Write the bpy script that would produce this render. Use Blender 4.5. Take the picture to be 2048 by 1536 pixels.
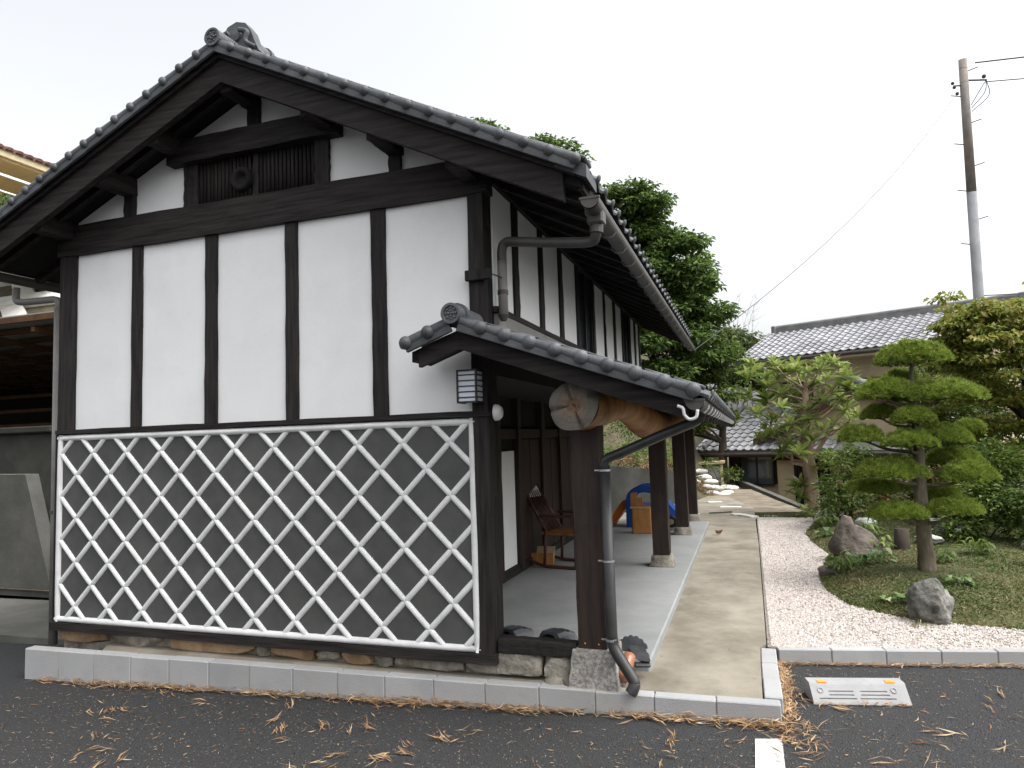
import bpy, bmesh, math, random
import numpy as np
from mathutils import Vector, Matrix, noise

for o in list(bpy.data.objects): bpy.data.objects.remove(o)
SC = bpy.context.scene
COL = SC.collection
R = math.radians

# ------------------------------------------------------------------ camera
cam = bpy.data.cameras.new('camera'); cam.sensor_width = 36; cam.lens = 24.2
cam.clip_start = 0.05; cam.clip_end = 2000
camo = bpy.data.objects.new('camera', cam); COL.objects.link(camo)
camo.location = (1.7019, -4.2337, 1.6202)
camo.rotation_euler = (R(94.4737), R(1.8279), R(18.8539))
SC.camera = camo
# ------------------------------------------------------------------ world and sun (bright overcast)
SUN_EL, SUN_AZ = 60, 95          # azimuth clockwise from +Y
w = bpy.data.worlds.new('World'); SC.world = w; w.use_nodes = True
nt = w.node_tree; nt.nodes.clear()
sky = nt.nodes.new('ShaderNodeTexSky'); sky.sky_type = 'NISHITA'; sky.sun_disc = False
sky.sun_elevation = R(SUN_EL); sky.sun_rotation = R(SUN_AZ)
sky.air_density = 1.0; sky.dust_density = 6.0; sky.ozone_density = 1.0
hs = nt.nodes.new('ShaderNodeHueSaturation'); hs.inputs['Saturation'].default_value = 0.14
bg = nt.nodes.new('ShaderNodeBackground'); bg.inputs['Strength'].default_value = 0.15
wo = nt.nodes.new('ShaderNodeOutputWorld')
nt.links.new(sky.outputs[0], hs.inputs['Color']); nt.links.new(hs.outputs[0], bg.inputs['Color']); nt.links.new(bg.outputs[0], wo.inputs[0])
sl_ = bpy.data.lights.new('sun', 'SUN'); sl_.energy = 0.5; sl_.angle = R(60); sl_.color = (1, .97, .93)
so = bpy.data.objects.new('sun', sl_); COL.objects.link(so)
az, el = R(SUN_AZ), R(SUN_EL)
sd = Vector((math.sin(az)*math.cos(el), math.cos(az)*math.cos(el), math.sin(el)))
so.rotation_euler = sd.to_track_quat('Z', 'Y').to_euler(); so.location = sd*40
vs = SC.view_settings; vs.view_transform = 'Standard'; vs.look = 'None'; vs.gamma = 1; vs.use_curve_mapping = False
vs.exposure = 1.3
SC.render.resolution_x = 1024; SC.render.resolution_y = 768

# ------------------------------------------------------------------ materials
MATS = {}
def mat(name, c1, c2=None, rough=.85, scale=6, bump=.15, bscale=60, stretch=(1,1,1), rnd=0.0, spec=.3, detail=6, contrast=(.35,.65),
        dirt=None, dscale=1.2, metal=0, voro=False, bdist=.01):
    m = bpy.data.materials.new(name); m.use_nodes = True; t = m.node_tree; N = t.nodes; Lk = t.links
    b = N['Principled BSDF']; b.inputs['Roughness'].default_value = rough; b.inputs['Specular IOR Level'].default_value = spec
    b.inputs['Metallic'].default_value = metal
    g = N.new('ShaderNodeNewGeometry'); mp = N.new('ShaderNodeMapping'); mp.inputs['Scale'].default_value = stretch
    Lk.new(g.outputs['Position'], mp.inputs['Vector'])
    n = N.new('ShaderNodeTexNoise'); n.inputs['Scale'].default_value = scale; n.inputs['Detail'].default_value = detail; n.inputs['Roughness'].default_value=.6
    Lk.new(mp.outputs[0], n.inputs['Vector'])
    r = N.new('ShaderNodeValToRGB'); r.color_ramp.elements[0].position, r.color_ramp.elements[1].position = contrast
    r.color_ramp.elements[0].color = (*c1, 1); r.color_ramp.elements[1].color = (*(c2 or c1), 1)
    Lk.new(n.outputs['Fac'], r.inputs['Fac']); out = r.outputs['Color']
    if dirt:
        n2 = N.new('ShaderNodeTexNoise'); n2.inputs['Scale'].default_value = dscale; n2.inputs['Detail'].default_value = 8; n2.inputs['Roughness'].default_value=.7
        Lk.new(g.outputs['Position'], n2.inputs['Vector'])
        r2 = N.new('ShaderNodeValToRGB'); r2.color_ramp.elements[0].position = .48; r2.color_ramp.elements[1].position = .72
        r2.color_ramp.elements[0].color = (0,0,0,1); r2.color_ramp.elements[1].color = (.8,.8,.8,1); Lk.new(n2.outputs['Fac'], r2.inputs['Fac'])
        mx = N.new('ShaderNodeMix'); mx.data_type = 'RGBA'; Lk.new(r2.outputs['Color'], mx.inputs['Factor'])
        Lk.new(out, mx.inputs['A']); mx.inputs['B'].default_value = (*dirt, 1); out = mx.outputs['Result']
    if rnd:
        oi = N.new('ShaderNodeObjectInfo'); ma = N.new('ShaderNodeMapRange'); ma.inputs['To Min'].default_value = 1-rnd; ma.inputs['To Max'].default_value = 1+rnd
        Lk.new(oi.outputs['Random'], ma.inputs['Value'])
        mx = N.new('ShaderNodeVectorMath'); mx.operation = 'SCALE'; Lk.new(out, mx.inputs[0]); Lk.new(ma.outputs[0], mx.inputs['Scale']); out = mx.outputs[0]
    Lk.new(out, b.inputs['Base Color'])
    if bump:
        bn = N.new('ShaderNodeTexVoronoi' if voro else 'ShaderNodeTexNoise'); bn.inputs['Scale'].default_value = bscale
        if not voro: bn.inputs['Detail'].default_value = 4
        Lk.new(mp.outputs[0], bn.inputs['Vector'])
        bu = N.new('ShaderNodeBump'); bu.inputs['Strength'].default_value = bump; bu.inputs['Distance'].default_value = bdist
        Lk.new(bn.outputs[0], bu.inputs['Height']); Lk.new(bu.outputs[0], b.inputs['Normal'])
    MATS[name] = m; return m

def leafmat(name, cols, trans=.25, rough=.5, spec=.3):
    """colour picked per leaf from the face attribute 'v'"""
    m = bpy.data.materials.new(name); m.use_nodes = True; t = m.node_tree; N = t.nodes; Lk = t.links
    b = N['Principled BSDF']; b.inputs['Roughness'].default_value = rough; b.inputs['Specular IOR Level'].default_value = spec
    a = N.new('ShaderNodeAttribute'); a.attribute_name = 'v'
    r = N.new('ShaderNodeValToRGB'); el = r.color_ramp.elements
    while len(el) < len(cols): el.new(.5)
    for i, c in enumerate(cols): el[i].position = i/(len(cols)-1); el[i].color = (*c, 1)
    Lk.new(a.outputs['Fac'], r.inputs['Fac']); Lk.new(r.outputs[0], b.inputs['Base Color'])
    if trans:
        tr = N.new('ShaderNodeBsdfTranslucent'); Lk.new(r.outputs[0], tr.inputs['Color'])
        mx = N.new('ShaderNodeMixShader'); mx.inputs[0].default_value = trans
        Lk.new(b.outputs[0], mx.inputs[1]); Lk.new(tr.outputs[0], mx.inputs[2]); Lk.new(mx.outputs[0], N['Material Output'].inputs[0])
    MATS[name] = m; return m

mat('wood', (.008,.0065,.0065), (.030,.024,.023), rough=.7, scale=4, stretch=(9,9,.6), bump=.5, bscale=14, spec=.25, rnd=.18)
mat('woodx', (.008,.0065,.0065), (.030,.024,.023), rough=.7, scale=4, stretch=(.6,9,9), bump=.5, bscale=14, spec=.25, rnd=.18)
mat('woody', (.008,.0065,.0065), (.030,.024,.023), rough=.7, scale=4, stretch=(9,.6,9), bump=.5, bscale=14, spec=.25, rnd=.18)
mat('post_wood', (.016,.011,.0095), (.04,.023,.017), rough=.6, scale=4, stretch=(6,6,.6), bump=.3, bscale=18, spec=.35, rnd=.1)
mat('door_wood', (.020,.011,.009), (.04,.021,.016), rough=.6, scale=4, stretch=(8,8,.6), bump=.2, bscale=18, spec=.3, rnd=.1)
mat('plaster', (.77,.775,.78), (.81,.81,.805), rough=.9, scale=2.5, bump=.12, bscale=90, rnd=.015, dirt=(.72,.72,.71), dscale=1.6)
mat('ridge_plaster', (.60,.605,.60), (.72,.72,.715), rough=.75, scale=9, bump=.1, bscale=50, rnd=.03)
mat('namako', (.060,.061,.059), (.080,.081,.078), rough=.75, scale=5, bump=.12, bscale=120, rnd=.06, dirt=(.092,.092,.087), dscale=2)
mat('tile', (.048,.053,.060), (.085,.091,.099), rough=.55, scale=7, bump=.25, bscale=60, rnd=.22, spec=.45, dirt=(.06,.06,.058), dscale=5)
mat('nb_tile', (.19,.19,.205), (.31,.31,.325), rough=.35, scale=2, bump=.05, bscale=40, rnd=.2, spec=.6)
mat('nb_ridge', (.13,.13,.13), (.2,.2,.2), rough=.6, scale=4, rnd=.1)
mat('concrete', (.225,.235,.235), (.29,.297,.293), rough=.8, scale=1.5, bump=.12, bscale=80, dirt=(.185,.19,.185), dscale=.9)
mat('path_concrete', (.175,.155,.12), (.285,.258,.21), rough=.9, scale=2.2, bump=.25, bscale=70, dirt=(.085,.074,.055), dscale=1.5, detail=12)
mat('kerb', (.30,.305,.31), (.37,.37,.37), rough=.9, scale=4, bump=.35, bscale=140, rnd=.07, dirt=(.26,.255,.24), dscale=2)
mat('old_shade_concrete', (.07,.07,.063), (.125,.122,.11), rough=.9, scale=1.3, bump=.3, bscale=30, dirt=(.05,.053,.038), dscale=.8)  # old concrete, with the shade left of the house darkened into its colour
mat('asphalt', (.017,.0175,.0185), (.046,.047,.049), rough=.85, scale=130, bump=1.0, bscale=120, voro=True, detail=3, contrast=(.3,.75), spec=.35, bdist=.008)
mat('white_paint', (.55,.55,.54), (.66,.66,.65), rough=.7, scale=30, bump=.5, bscale=150, dirt=(.5,.5,.48), dscale=9)
mat('gravel_sheet', (.19,.165,.145), (.33,.30,.275), rough=.95, scale=70, bump=1.0, bscale=80, voro=True, detail=2, bdist=.012)
mat('soil', (.08,.055,.035), (.15,.105,.065), rough=1, scale=8, bump=.8, bscale=40, dirt=(.05,.06,.02), dscale=2)
mat('dirt', (.14,.115,.085), (.24,.205,.155), rough=1, scale=3, bump=.5, bscale=40, dirt=(.085,.065,.042), dscale=1.6)
mat('turf', (.04,.06,.018), (.11,.10,.045), rough=1, scale=7, bump=.9, bscale=60, bdist=.02)
mat('earth', (.045,.038,.024), (.10,.08,.052), rough=1, scale=3, bump=.6, bscale=20, dirt=(.05,.07,.025), dscale=.6)
mat('far_green', (.03,.05,.015), (.06,.09,.03), rough=1, scale=.6, bump=.8, bscale=4)
mat('stone_brown', (.16,.10,.055), (.34,.235,.145), rough=.85, scale=5, bump=.5, bscale=26, rnd=.2, bdist=.02)
mat('stone_grey', (.15,.14,.115), (.34,.31,.26), rough=.9, scale=9, bump=.6, bscale=40, rnd=.15, dirt=(.1,.09,.06), dscale=5, bdist=.02)
mat('granite', (.16,.15,.14), (.36,.345,.32), rough=.9, scale=45, bump=.5, bscale=90, contrast=(.4,.6), dirt=(.17,.14,.10), dscale=3, bdist=.01)
mat('dark_concrete', (.024,.025,.022), (.055,.055,.049), rough=.9, scale=1.3, bump=.3, bscale=30, dirt=(.025,.028,.018), dscale=.8)  # darker concrete; puts shadow into the colour of the left low wall
mat('rock', (.05,.055,.047), (.25,.24,.215), rough=.85, scale=7, bump=1.0, bscale=18, rnd=.12, dirt=(.05,.045,.03), dscale=3, detail=9, bdist=.03)
mat('rock_brown', (.05,.042,.038), (.17,.14,.12), rough=.85, scale=4, bump=.8, bscale=14, dirt=(.16,.15,.11), dscale=3, detail=9, bdist=.03)
mat('rock_pale', (.28,.28,.27), (.6,.6,.58), rough=.85, scale=4, bump=.8, bscale=14, dirt=(.08,.09,.05), dscale=3, detail=9, bdist=.03)
mat('log', (.16,.066,.02), (.40,.19,.06), rough=.6, scale=3.2, stretch=(1,2.5,1), bump=.35, bscale=16, dirt=(.07,.03,.014), dscale=3, spec=.35)
mat('pipe', (.020,.020,.021), (.034,.034,.035), rough=.4, scale=8, bump=0, spec=.5)
mat('pipe_brown', (.045,.04,.038), (.07,.064,.06), rough=.5, scale=5, bump=.05, spec=.45)
mat('pipe_grey', (.16,.15,.14), (.22,.21,.2), rough=.5, scale=5, bump=.05, spec=.45)
mat('steel', (.42,.44,.46), (.6,.6,.6), rough=.35, metal=.8, scale=20, bump=0)
mat('hook', (.5,.5,.5), (.66,.66,.65), rough=.5, scale=20, bump=0)
mat('black_metal', (.008,.009,.011), (.014,.015,.017), rough=.45, bump=0, spec=.5)
mat('lamp_paper', (.62,.66,.74), (.68,.72,.78), rough=.6, bump=0)
mat('black_tile', (.022,.024,.028), (.045,.048,.055), rough=.4, scale=12, bump=.15, bscale=60, spec=.5, dirt=(.09,.09,.09), dscale=9)
mat('terracotta', (.22,.085,.045), (.34,.15,.085), rough=.35, scale=7, bump=.1, bscale=30, spec=.45)
mat('blue_plastic', (.012,.075,.36), (.016,.095,.43), rough=.4, bump=0, spec=.5)
mat('orange_plastic', (.62,.17,.012), (.7,.2,.02), rough=.4, bump=0, spec=.5)
mat('pine_wood', (.34,.15,.045), (.48,.24,.085), rough=.6, scale=4, stretch=(4,4,1), bump=.15, bscale=18)
mat('pale_wood', (.42,.30,.16), (.55,.42,.26), rough=.7, scale=4, stretch=(4,4,1), bump=.15, bscale=18)
mat('rubber', (.012,.012,.012), (.02,.02,.02), rough=.7, bump=.1)
mat('stop_plastic', (.27,.272,.277), (.33,.33,.333), rough=.75, scale=12, bump=.15, bscale=120, dirt=(.21,.21,.205), dscale=6)
mat('reflector', (.85,.30,.04), (.9,.36,.05), rough=.3, bump=0, spec=.6)
mat('beige_wall', (.40,.32,.21), (.46,.375,.25), rough=.9, scale=2, bump=.1, bscale=50)
mat('brown_wall', (.075,.05,.033), (.11,.075,.05), rough=.8, scale=3, stretch=(5,5,1), bump=.15, bscale=20)
mat('red_wood', (.045,.018,.014), (.075,.03,.024), rough=.7, scale=4, bump=.1)
mat('grey_metal', (.25,.26,.25), (.33,.33,.32), rough=.6, scale=2, bump=.05)
mat('glass', (.05,.06,.065), (.08,.09,.095), rough=.12, scale=1, bump=0, spec=.8)
mat('curtain', (.35,.36,.35), (.42,.43,.42), rough=.8, bump=0)
mat('pole_concrete', (.17,.175,.185), (.25,.255,.265), rough=.8, scale=2, bump=.1)
mat('pole_rust', (.17,.15,.14), (.25,.23,.215), rough=.8, scale=3, bump=.1, dirt=(.26,.18,.13), dscale=1.5)
mat('wire', (.05,.05,.05), (.06,.06,.06), rough=.6, bump=0)
mat('bark', (.085,.07,.05), (.2,.165,.12), rough=.95, scale=10, stretch=(1,1,.35), bump=.9, bscale=26, bdist=.02, dirt=(.08,.09,.05), dscale=4)
mat('bark_pale', (.26,.185,.13), (.42,.33,.25), rough=.9, scale=5, bump=.5, bscale=20, dirt=(.3,.14,.07), dscale=4)
mat('bark_dark', (.03,.025,.02), (.07,.055,.04), rough=.95, scale=8, stretch=(1,1,.4), bump=.6, bscale=20)
mat('sandbag', (.52,.50,.46), (.70,.68,.64), rough=.95, scale=5, bump=.4, bscale=30, rnd=.12, dirt=(.32,.27,.2), dscale=2)
mat('shed_timber', (.07,.032,.013), (.12,.06,.026), rough=.8, scale=3, bump=.1)
mat('dark_board', (.010,.009,.009), (.018,.016,.015), rough=.9, scale=3, bump=.1)
mat('frame_concrete', (.5,.49,.46), (.66,.65,.61), rough=.9, scale=2, bump=.2, bscale=20)
mat('cream', (.50,.42,.27), (.55,.46,.30), rough=.85, bump=0)
mat('ochre', (.35,.24,.11), (.40,.28,.13), rough=.85, bump=0)
mat('red_tile', (.10,.05,.04), (.17,.09,.075), rough=.7, scale=8, rnd=.15)
mat('white_metal', (.7,.71,.72), (.8,.8,.8), rough=.4, bump=0)
mat('dark_red_wood', (.055,.022,.018), (.085,.035,.028), rough=.5, scale=6, stretch=(4,4,1), bump=.1, spec=.4)
leafmat('tree_leaf', [(.03,.055,.016),(.065,.11,.027),(.115,.18,.043),(.20,.28,.075)], trans=.45)
leafmat('light_leaf', [(.03,.055,.012),(.065,.11,.02),(.12,.17,.03),(.19,.23,.05)], trans=.35)
leafmat('loquat_leaf', [(.09,.14,.03),(.17,.24,.055),(.28,.34,.09),(.44,.46,.17)], trans=.4)
leafmat('needle', [(.075,.11,.018),(.15,.21,.032),(.24,.32,.05),(.36,.42,.085)], trans=.3)
leafmat('maple_leaf', [(.09,.15,.025),(.19,.25,.045),(.29,.29,.065),(.40,.27,.10)], trans=.4)
leafmat('shrub_leaf', [(.035,.07,.016),(.08,.135,.027),(.145,.21,.043),(.25,.31,.085)], trans=.4)
leafmat('grass_blade', [(.05,.085,.018),(.10,.145,.033),(.18,.165,.065),(.32,.26,.14)], trans=.2)
leafmat('dry_leaf', [(.13,.06,.028),(.27,.155,.075),(.39,.255,.135),(.50,.38,.24)], trans=.15, rough=.7)
leafmat('pebble', [(.19,.148,.125),(.34,.292,.26),(.42,.38,.35),(.52,.49,.465)], trans=0, rough=.9)
leafmat('grit', [(.012,.012,.013),(.03,.03,.031),(.055,.055,.055),(.13,.125,.115)], trans=0, rough=.9)
leafmat('hosta_leaf', [(.05,.11,.03),(.10,.18,.05),(.20,.28,.10),(.34,.40,.20)], trans=.3)
# ------------------------------------------------------------------ helpers
WO = {}     # world origin of every object that is placed without rotation
def link(o, parent=None):
    COL.objects.link(o)
    if parent is not None: o.parent = parent
    return o
def tag(o, label=None, cat=None, group=None, kind=None):
    if label: o['label'] = label
    if cat: o['category'] = cat
    if group: o['group'] = group
    if kind: o['kind'] = kind
    return o
def empty(name, loc, label, cat, group=None):
    o = bpy.data.objects.new(name, None); o.location = loc; o.empty_display_size = .1; link(o); WO[o.name] = Vector(loc)
    return tag(o, label, cat, group)
def setmat(me, m):
    for k in (m if isinstance(m, (list, tuple)) else [m]): me.materials.append(MATS[k])
def O(name, geo, m, parent=None, smooth=False, label=None, cat=None, group=None, kind=None, mi=None):
    """one mesh object from world-space geometry; origin at the middle of its base"""
    V = np.array(geo[0], float)
    lo, hi = V.min(0), V.max(0); org = Vector(((lo[0]+hi[0])/2, (lo[1]+hi[1])/2, lo[2]))
    me = bpy.data.meshes.new(name); me.from_pydata([tuple(v) for v in (V-np.array(org))], [], geo[1]); setmat(me, m)
    if mi is not None: me.polygons.foreach_set('material_index', mi)
    if smooth: me.polygons.foreach_set('use_smooth', [True]*len(me.polygons))
    me.update()
    o = bpy.data.objects.new(name, me); link(o, parent); WO[o.name] = org
    o.location = org - (WO[parent.name] if parent is not None else Vector())
    return tag(o, label, cat, group, kind)
def mesh_np(name, V, F, m, att=None, smooth=False):
    V = np.asarray(V, np.float32); F = np.asarray(F, np.int32); k = F.shape[1]; n = len(F)
    me = bpy.data.meshes.new(name); me.vertices.add(len(V)); me.vertices.foreach_set('co', V.ravel())
    me.loops.add(n*k); me.loops.foreach_set('vertex_index', F.ravel())
    me.polygons.add(n); me.polygons.foreach_set('loop_start', np.arange(n, dtype=np.int32)*k)
    if smooth: me.polygons.foreach_set('use_smooth', np.ones(n, bool))
    if att is not None:
        a = me.attributes.new('v', 'FLOAT', 'FACE'); a.data.foreach_set('value', np.asarray(att, np.float32))
    setmat(me, m); me.update(calc_edges=True); me.validate(); return me
def ON(name, V, F, m, parent=None, att=None, smooth=False, label=None, cat=None, group=None, kind=None):
    V = np.asarray(V, float); lo, hi = V.min(0), V.max(0); org = np.array([(lo[0]+hi[0])/2, (lo[1]+hi[1])/2, lo[2]])
    me = mesh_np(name, V-org, F, m, att, smooth); o = bpy.data.objects.new(name, me); link(o, parent); WO[o.name] = Vector(org)
    o.location = Vector(org) - (WO[parent.name] if parent is not None else Vector())
    return tag(o, label, cat, group, kind)
def inst(name, me, M, parent=None):
    """an object sharing mesh me at world matrix M"""
    o = bpy.data.objects.new(name, me); link(o, parent)
    L = M.copy()
    if parent is not None: L.translation = M.translation - WO[parent.name]
    o.matrix_basis = L; return o
def join(*gs):
    V = []; F = []
    for g in gs:
        n = len(V); V += [tuple(v) for v in g[0]]; F += [tuple(i+n for i in f) for f in g[1]]
    return V, F
def box(x0, x1, y0, y1, z0, z1, b=0.0):
    if x0 > x1: x0, x1 = x1, x0
    if y0 > y1: y0, y1 = y1, y0
    if z0 > z1: z0, z1 = z1, z0
    b = min(b, (x1-x0)*.45, (y1-y0)*.45, (z1-z0)*.45)
    if b <= 0:
        V = [(x,y,z) for z in (z0,z1) for y in (y0,y1) for x in (x0,x1)]
        return V, [(0,2,3,1),(4,5,7,6),(0,1,5,4),(2,6,7,3),(0,4,6,2),(1,3,7,5)]
    V = []; idx = {}
    X, Y, Z = (x0,x1), (y0,y1), (z0,z1); s = (1,-1)
    for i in (0,1):
        for j in (0,1):
            for k in (0,1):
                c = (X[i], Y[j], Z[k]); bi = (s[i]*b, s[j]*b, s[k]*b)
                for a in range(3):
                    p = list(c)
                    for q in range(3):
                        if q != a: p[q] += bi[q]
                    idx[(i,j,k,a)] = len(V); V.append(tuple(p))
    F = []; q = lambda *k: idx[k]
    for i in (0,1):
        F.append([q(i,0,0,0),q(i,1,0,0),q(i,1,1,0),q(i,0,1,0)]); F.append([q(0,i,0,1),q(1,i,0,1),q(1,i,1,1),q(0,i,1,1)]); F.append([q(0,0,i,2),q(1,0,i,2),q(1,1,i,2),q(0,1,i,2)])
    for j in (0,1):
        for k in (0,1):
            F.append([q(0,j,k,1),q(1,j,k,1),q(1,j,k,2),q(0,j,k,2)])
            F.append([q(j,0,k,0),q(j,1,k,0),q(j,1,k,2),q(j,0,k,2)])
            F.append([q(j,k,0,0),q(j,k,1,0),q(j,k,1,1),q(j,k,0,1)])
    for i in (0,1):
        for j in (0,1):
            for k in (0,1): F.append([q(i,j,k,0),q(i,j,k,1),q(i,j,k,2)])
    # orient outward
    cx = Vector(((x0+x1)/2,(y0+y1)/2,(z0+z1)/2)); out = []
    for f in F:
        p = [Vector(V[i]) for i in f]; n = (p[1]-p[0]).cross(p[2]-p[0]); c = sum(p, Vector())/len(p)
        out.append(tuple(f) if n.dot(c-cx) > 0 else tuple(reversed(f)))
    return V, out
def prism(poly, axis, a, b):
    """2-D polygon extruded along an axis: 'y' takes (x,z), 'x' takes (y,z), 'z' takes (x,y)"""
    f = {'y': lambda p, t: (p[0], t, p[1]), 'x': lambda p, t: (t, p[0], p[1]), 'z': lambda p, t: (p[0], p[1], t)}[axis]
    n = len(poly); V = [f(p, a) for p in poly] + [f(p, b) for p in poly]
    F = [tuple(range(n)), tuple(reversed(range(n, 2*n)))] + [(i, n+i, n+(i+1) % n, (i+1) % n) for i in range(n)]
    area = sum(poly[i][0]*poly[(i+1) % n][1]-poly[(i+1) % n][0]*poly[i][1] for i in range(n))
    flip = (area > 0) == (b > a)
    if axis == 'y': flip = not flip
    if flip: F = [tuple(reversed(q)) for q in F]
    return V, F
def obox(p0, p1, wd, ht, up=(0,0,1), seg=1, jit=0, seed=0, wob=0):
    """beam from p0 to p1 with width wd (sideways) and height ht (along up), optionally hewn"""
    p0, p1 = Vector(p0), Vector(p1); d = (p1-p0).normalized(); u = Vector(up); s = d.cross(u).normalized(); u = s.cross(d).normalized()
    rng = random.Random(seed); V = []; F = []
    for i in range(seg+1):
        t = i/seg; c = p0.lerp(p1, t)
        for a, b in ((-1,-1),(1,-1),(1,1),(-1,1)):
            V.append(tuple(c + s*(a*wd/2+rng.uniform(-jit,jit)) + u*(b*ht/2+rng.uniform(-jit,jit))))
    for i in range(seg):
        for k in range(4): F.append((4*i+k, 4*i+(k+1) % 4, 4*i+4+(k+1) % 4, 4*i+4+k))
    F.append((3,2,1,0)); F.append(tuple(4*seg+k for k in range(4)))
    return V, F
def tube(pts, rad, n=10, cap=True, flat=1.0):
    pts = [Vector(p) for p in pts]
    if not isinstance(rad, (list, tuple)): rad = [rad]*len(pts)
    V = []; F = []; prev = None
    for i, p in enumerate(pts):
        d = (pts[min(i+1, len(pts)-1)]-pts[max(i-1, 0)]).normalized()
        if prev is None: a = d.cross(Vector((0,0,1)) if abs(d.z) < .9 else Vector((1,0,0))).normalized()
        else: a = (prev - d*prev.dot(d)).normalized()
        prev = a; b = d.cross(a)
        for k in range(n):
            t = 2*math.pi*k/n; V.append(tuple(p + (a*math.cos(t) + b*math.sin(t)*flat)*rad[i]))
    for i in range(len(pts)-1):
        for k in range(n): F.append((i*n+k, i*n+(k+1) % n, (i+1)*n+(k+1) % n, (i+1)*n+k))
    if cap: F.append(tuple(reversed(range(n)))); F.append(tuple(range((len(pts)-1)*n, len(pts)*n)))
    return V, F
def spline(pts, k=6):
    """Catmull-Rom through points"""
    P = [Vector(p) for p in pts]; P = [P[0]*2-P[1]] + P + [P[-1]*2-P[-2]]; out = []
    for i in range(1, len(P)-2):
        for j in range(k):
            t = j/k; a, b, c, d = P[i-1], P[i], P[i+1], P[i+2]
            out.append(.5*((2*b)+(c-a)*t+(2*a-5*b+4*c-d)*t*t+(3*b-a-3*c+d)*t**3))
    out.append(P[-2]); return out
def lerp_list(a, n): return [float(x) for x in np.interp(np.linspace(0, 1, n), np.linspace(0, 1, len(a)), a)]
def lathe(prof, c=(0,0,0), n=20, axis='z'):
    V = []; F = []
    for r, h in prof:
        for k in range(n):
            t = 2*math.pi*k/n; a, b = r*math.cos(t), r*math.sin(t)
            V.append({'z': (c[0]+a, c[1]+b, c[2]+h), 'y': (c[0]+a, c[1]+h, c[2]+b), 'x': (c[0]+h, c[1]+a, c[2]+b)}[axis])
    m = len(prof)
    for i in range(m-1):
        for k in range(n): F.append((i*n+k, i*n+(k+1) % n, (i+1)*n+(k+1) % n, (i+1)*n+k))
    F.append(tuple(reversed(range(n)))); F.append(tuple(range((m-1)*n, m*n)))
    if axis == 'y': F = [tuple(reversed(f)) for f in F]
    return V, F
def sphere(c, r, n=10, m=6):
    rr = r if isinstance(r, (list, tuple)) else (r, r, r); V = []; F = []
    for i in range(1, m):
        ph = math.pi*i/m
        for k in range(n):
            t = 2*math.pi*k/n; V.append((c[0]+rr[0]*math.sin(ph)*math.cos(t), c[1]+rr[1]*math.sin(ph)*math.sin(t), c[2]+rr[2]*math.cos(ph)))
    V.append((c[0], c[1], c[2]+rr[2])); V.append((c[0], c[1], c[2]-rr[2])); T, B = len(V)-2, len(V)-1
    for i in range(m-2):
        for k in range(n): F.append((i*n+k, (i+1)*n+k, (i+1)*n+(k+1) % n, i*n+(k+1) % n))
    for k in range(n): F.append((T, k, (k+1) % n)); F.append((B, (m-2)*n+(k+1) % n, (m-2)*n+k))
    return V, F
def xform(g, M): return [tuple(M @ Vector(v)) for v in g[0]], g[1]
def rotz(g, c, a):
    M = Matrix.Translation(Vector(c)) @ Matrix.Rotation(a, 4, 'Z'); return xform(g, M)
def rock_geo(size, seed, sub=4, cuts=9, rough=.16):
    bm = bmesh.new(); bmesh.ops.create_icosphere(bm, subdivisions=sub, radius=1)
    rng = random.Random(seed); off = Vector((rng.uniform(-50,50), rng.uniform(-50,50), rng.uniform(-50,50)))
    planes = [(Vector((rng.gauss(0,1), rng.gauss(0,1), rng.gauss(0,.8))).normalized(), rng.uniform(.62,.9)) for _ in range(cuts)]
    for v in bm.verts:
        p = v.co.copy()
        for n, d in planes:
            e = p.dot(n)-d
            if e > 0: p -= n*e*.92
        p *= 1 + rough*noise.fractal(p*1.4+off, 1.0, 2.0, 3) + .05*noise.noise(p*6+off) + .02*noise.noise(p*16+off)
        v.co = Vector((p.x*size[0], p.y*size[1], p.z*size[2]))
    bm.verts.index_update()
    g = [tuple(v.co) for v in bm.verts], [tuple(v.index for v in f.verts) for f in bm.faces]; bm.free(); return g

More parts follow.
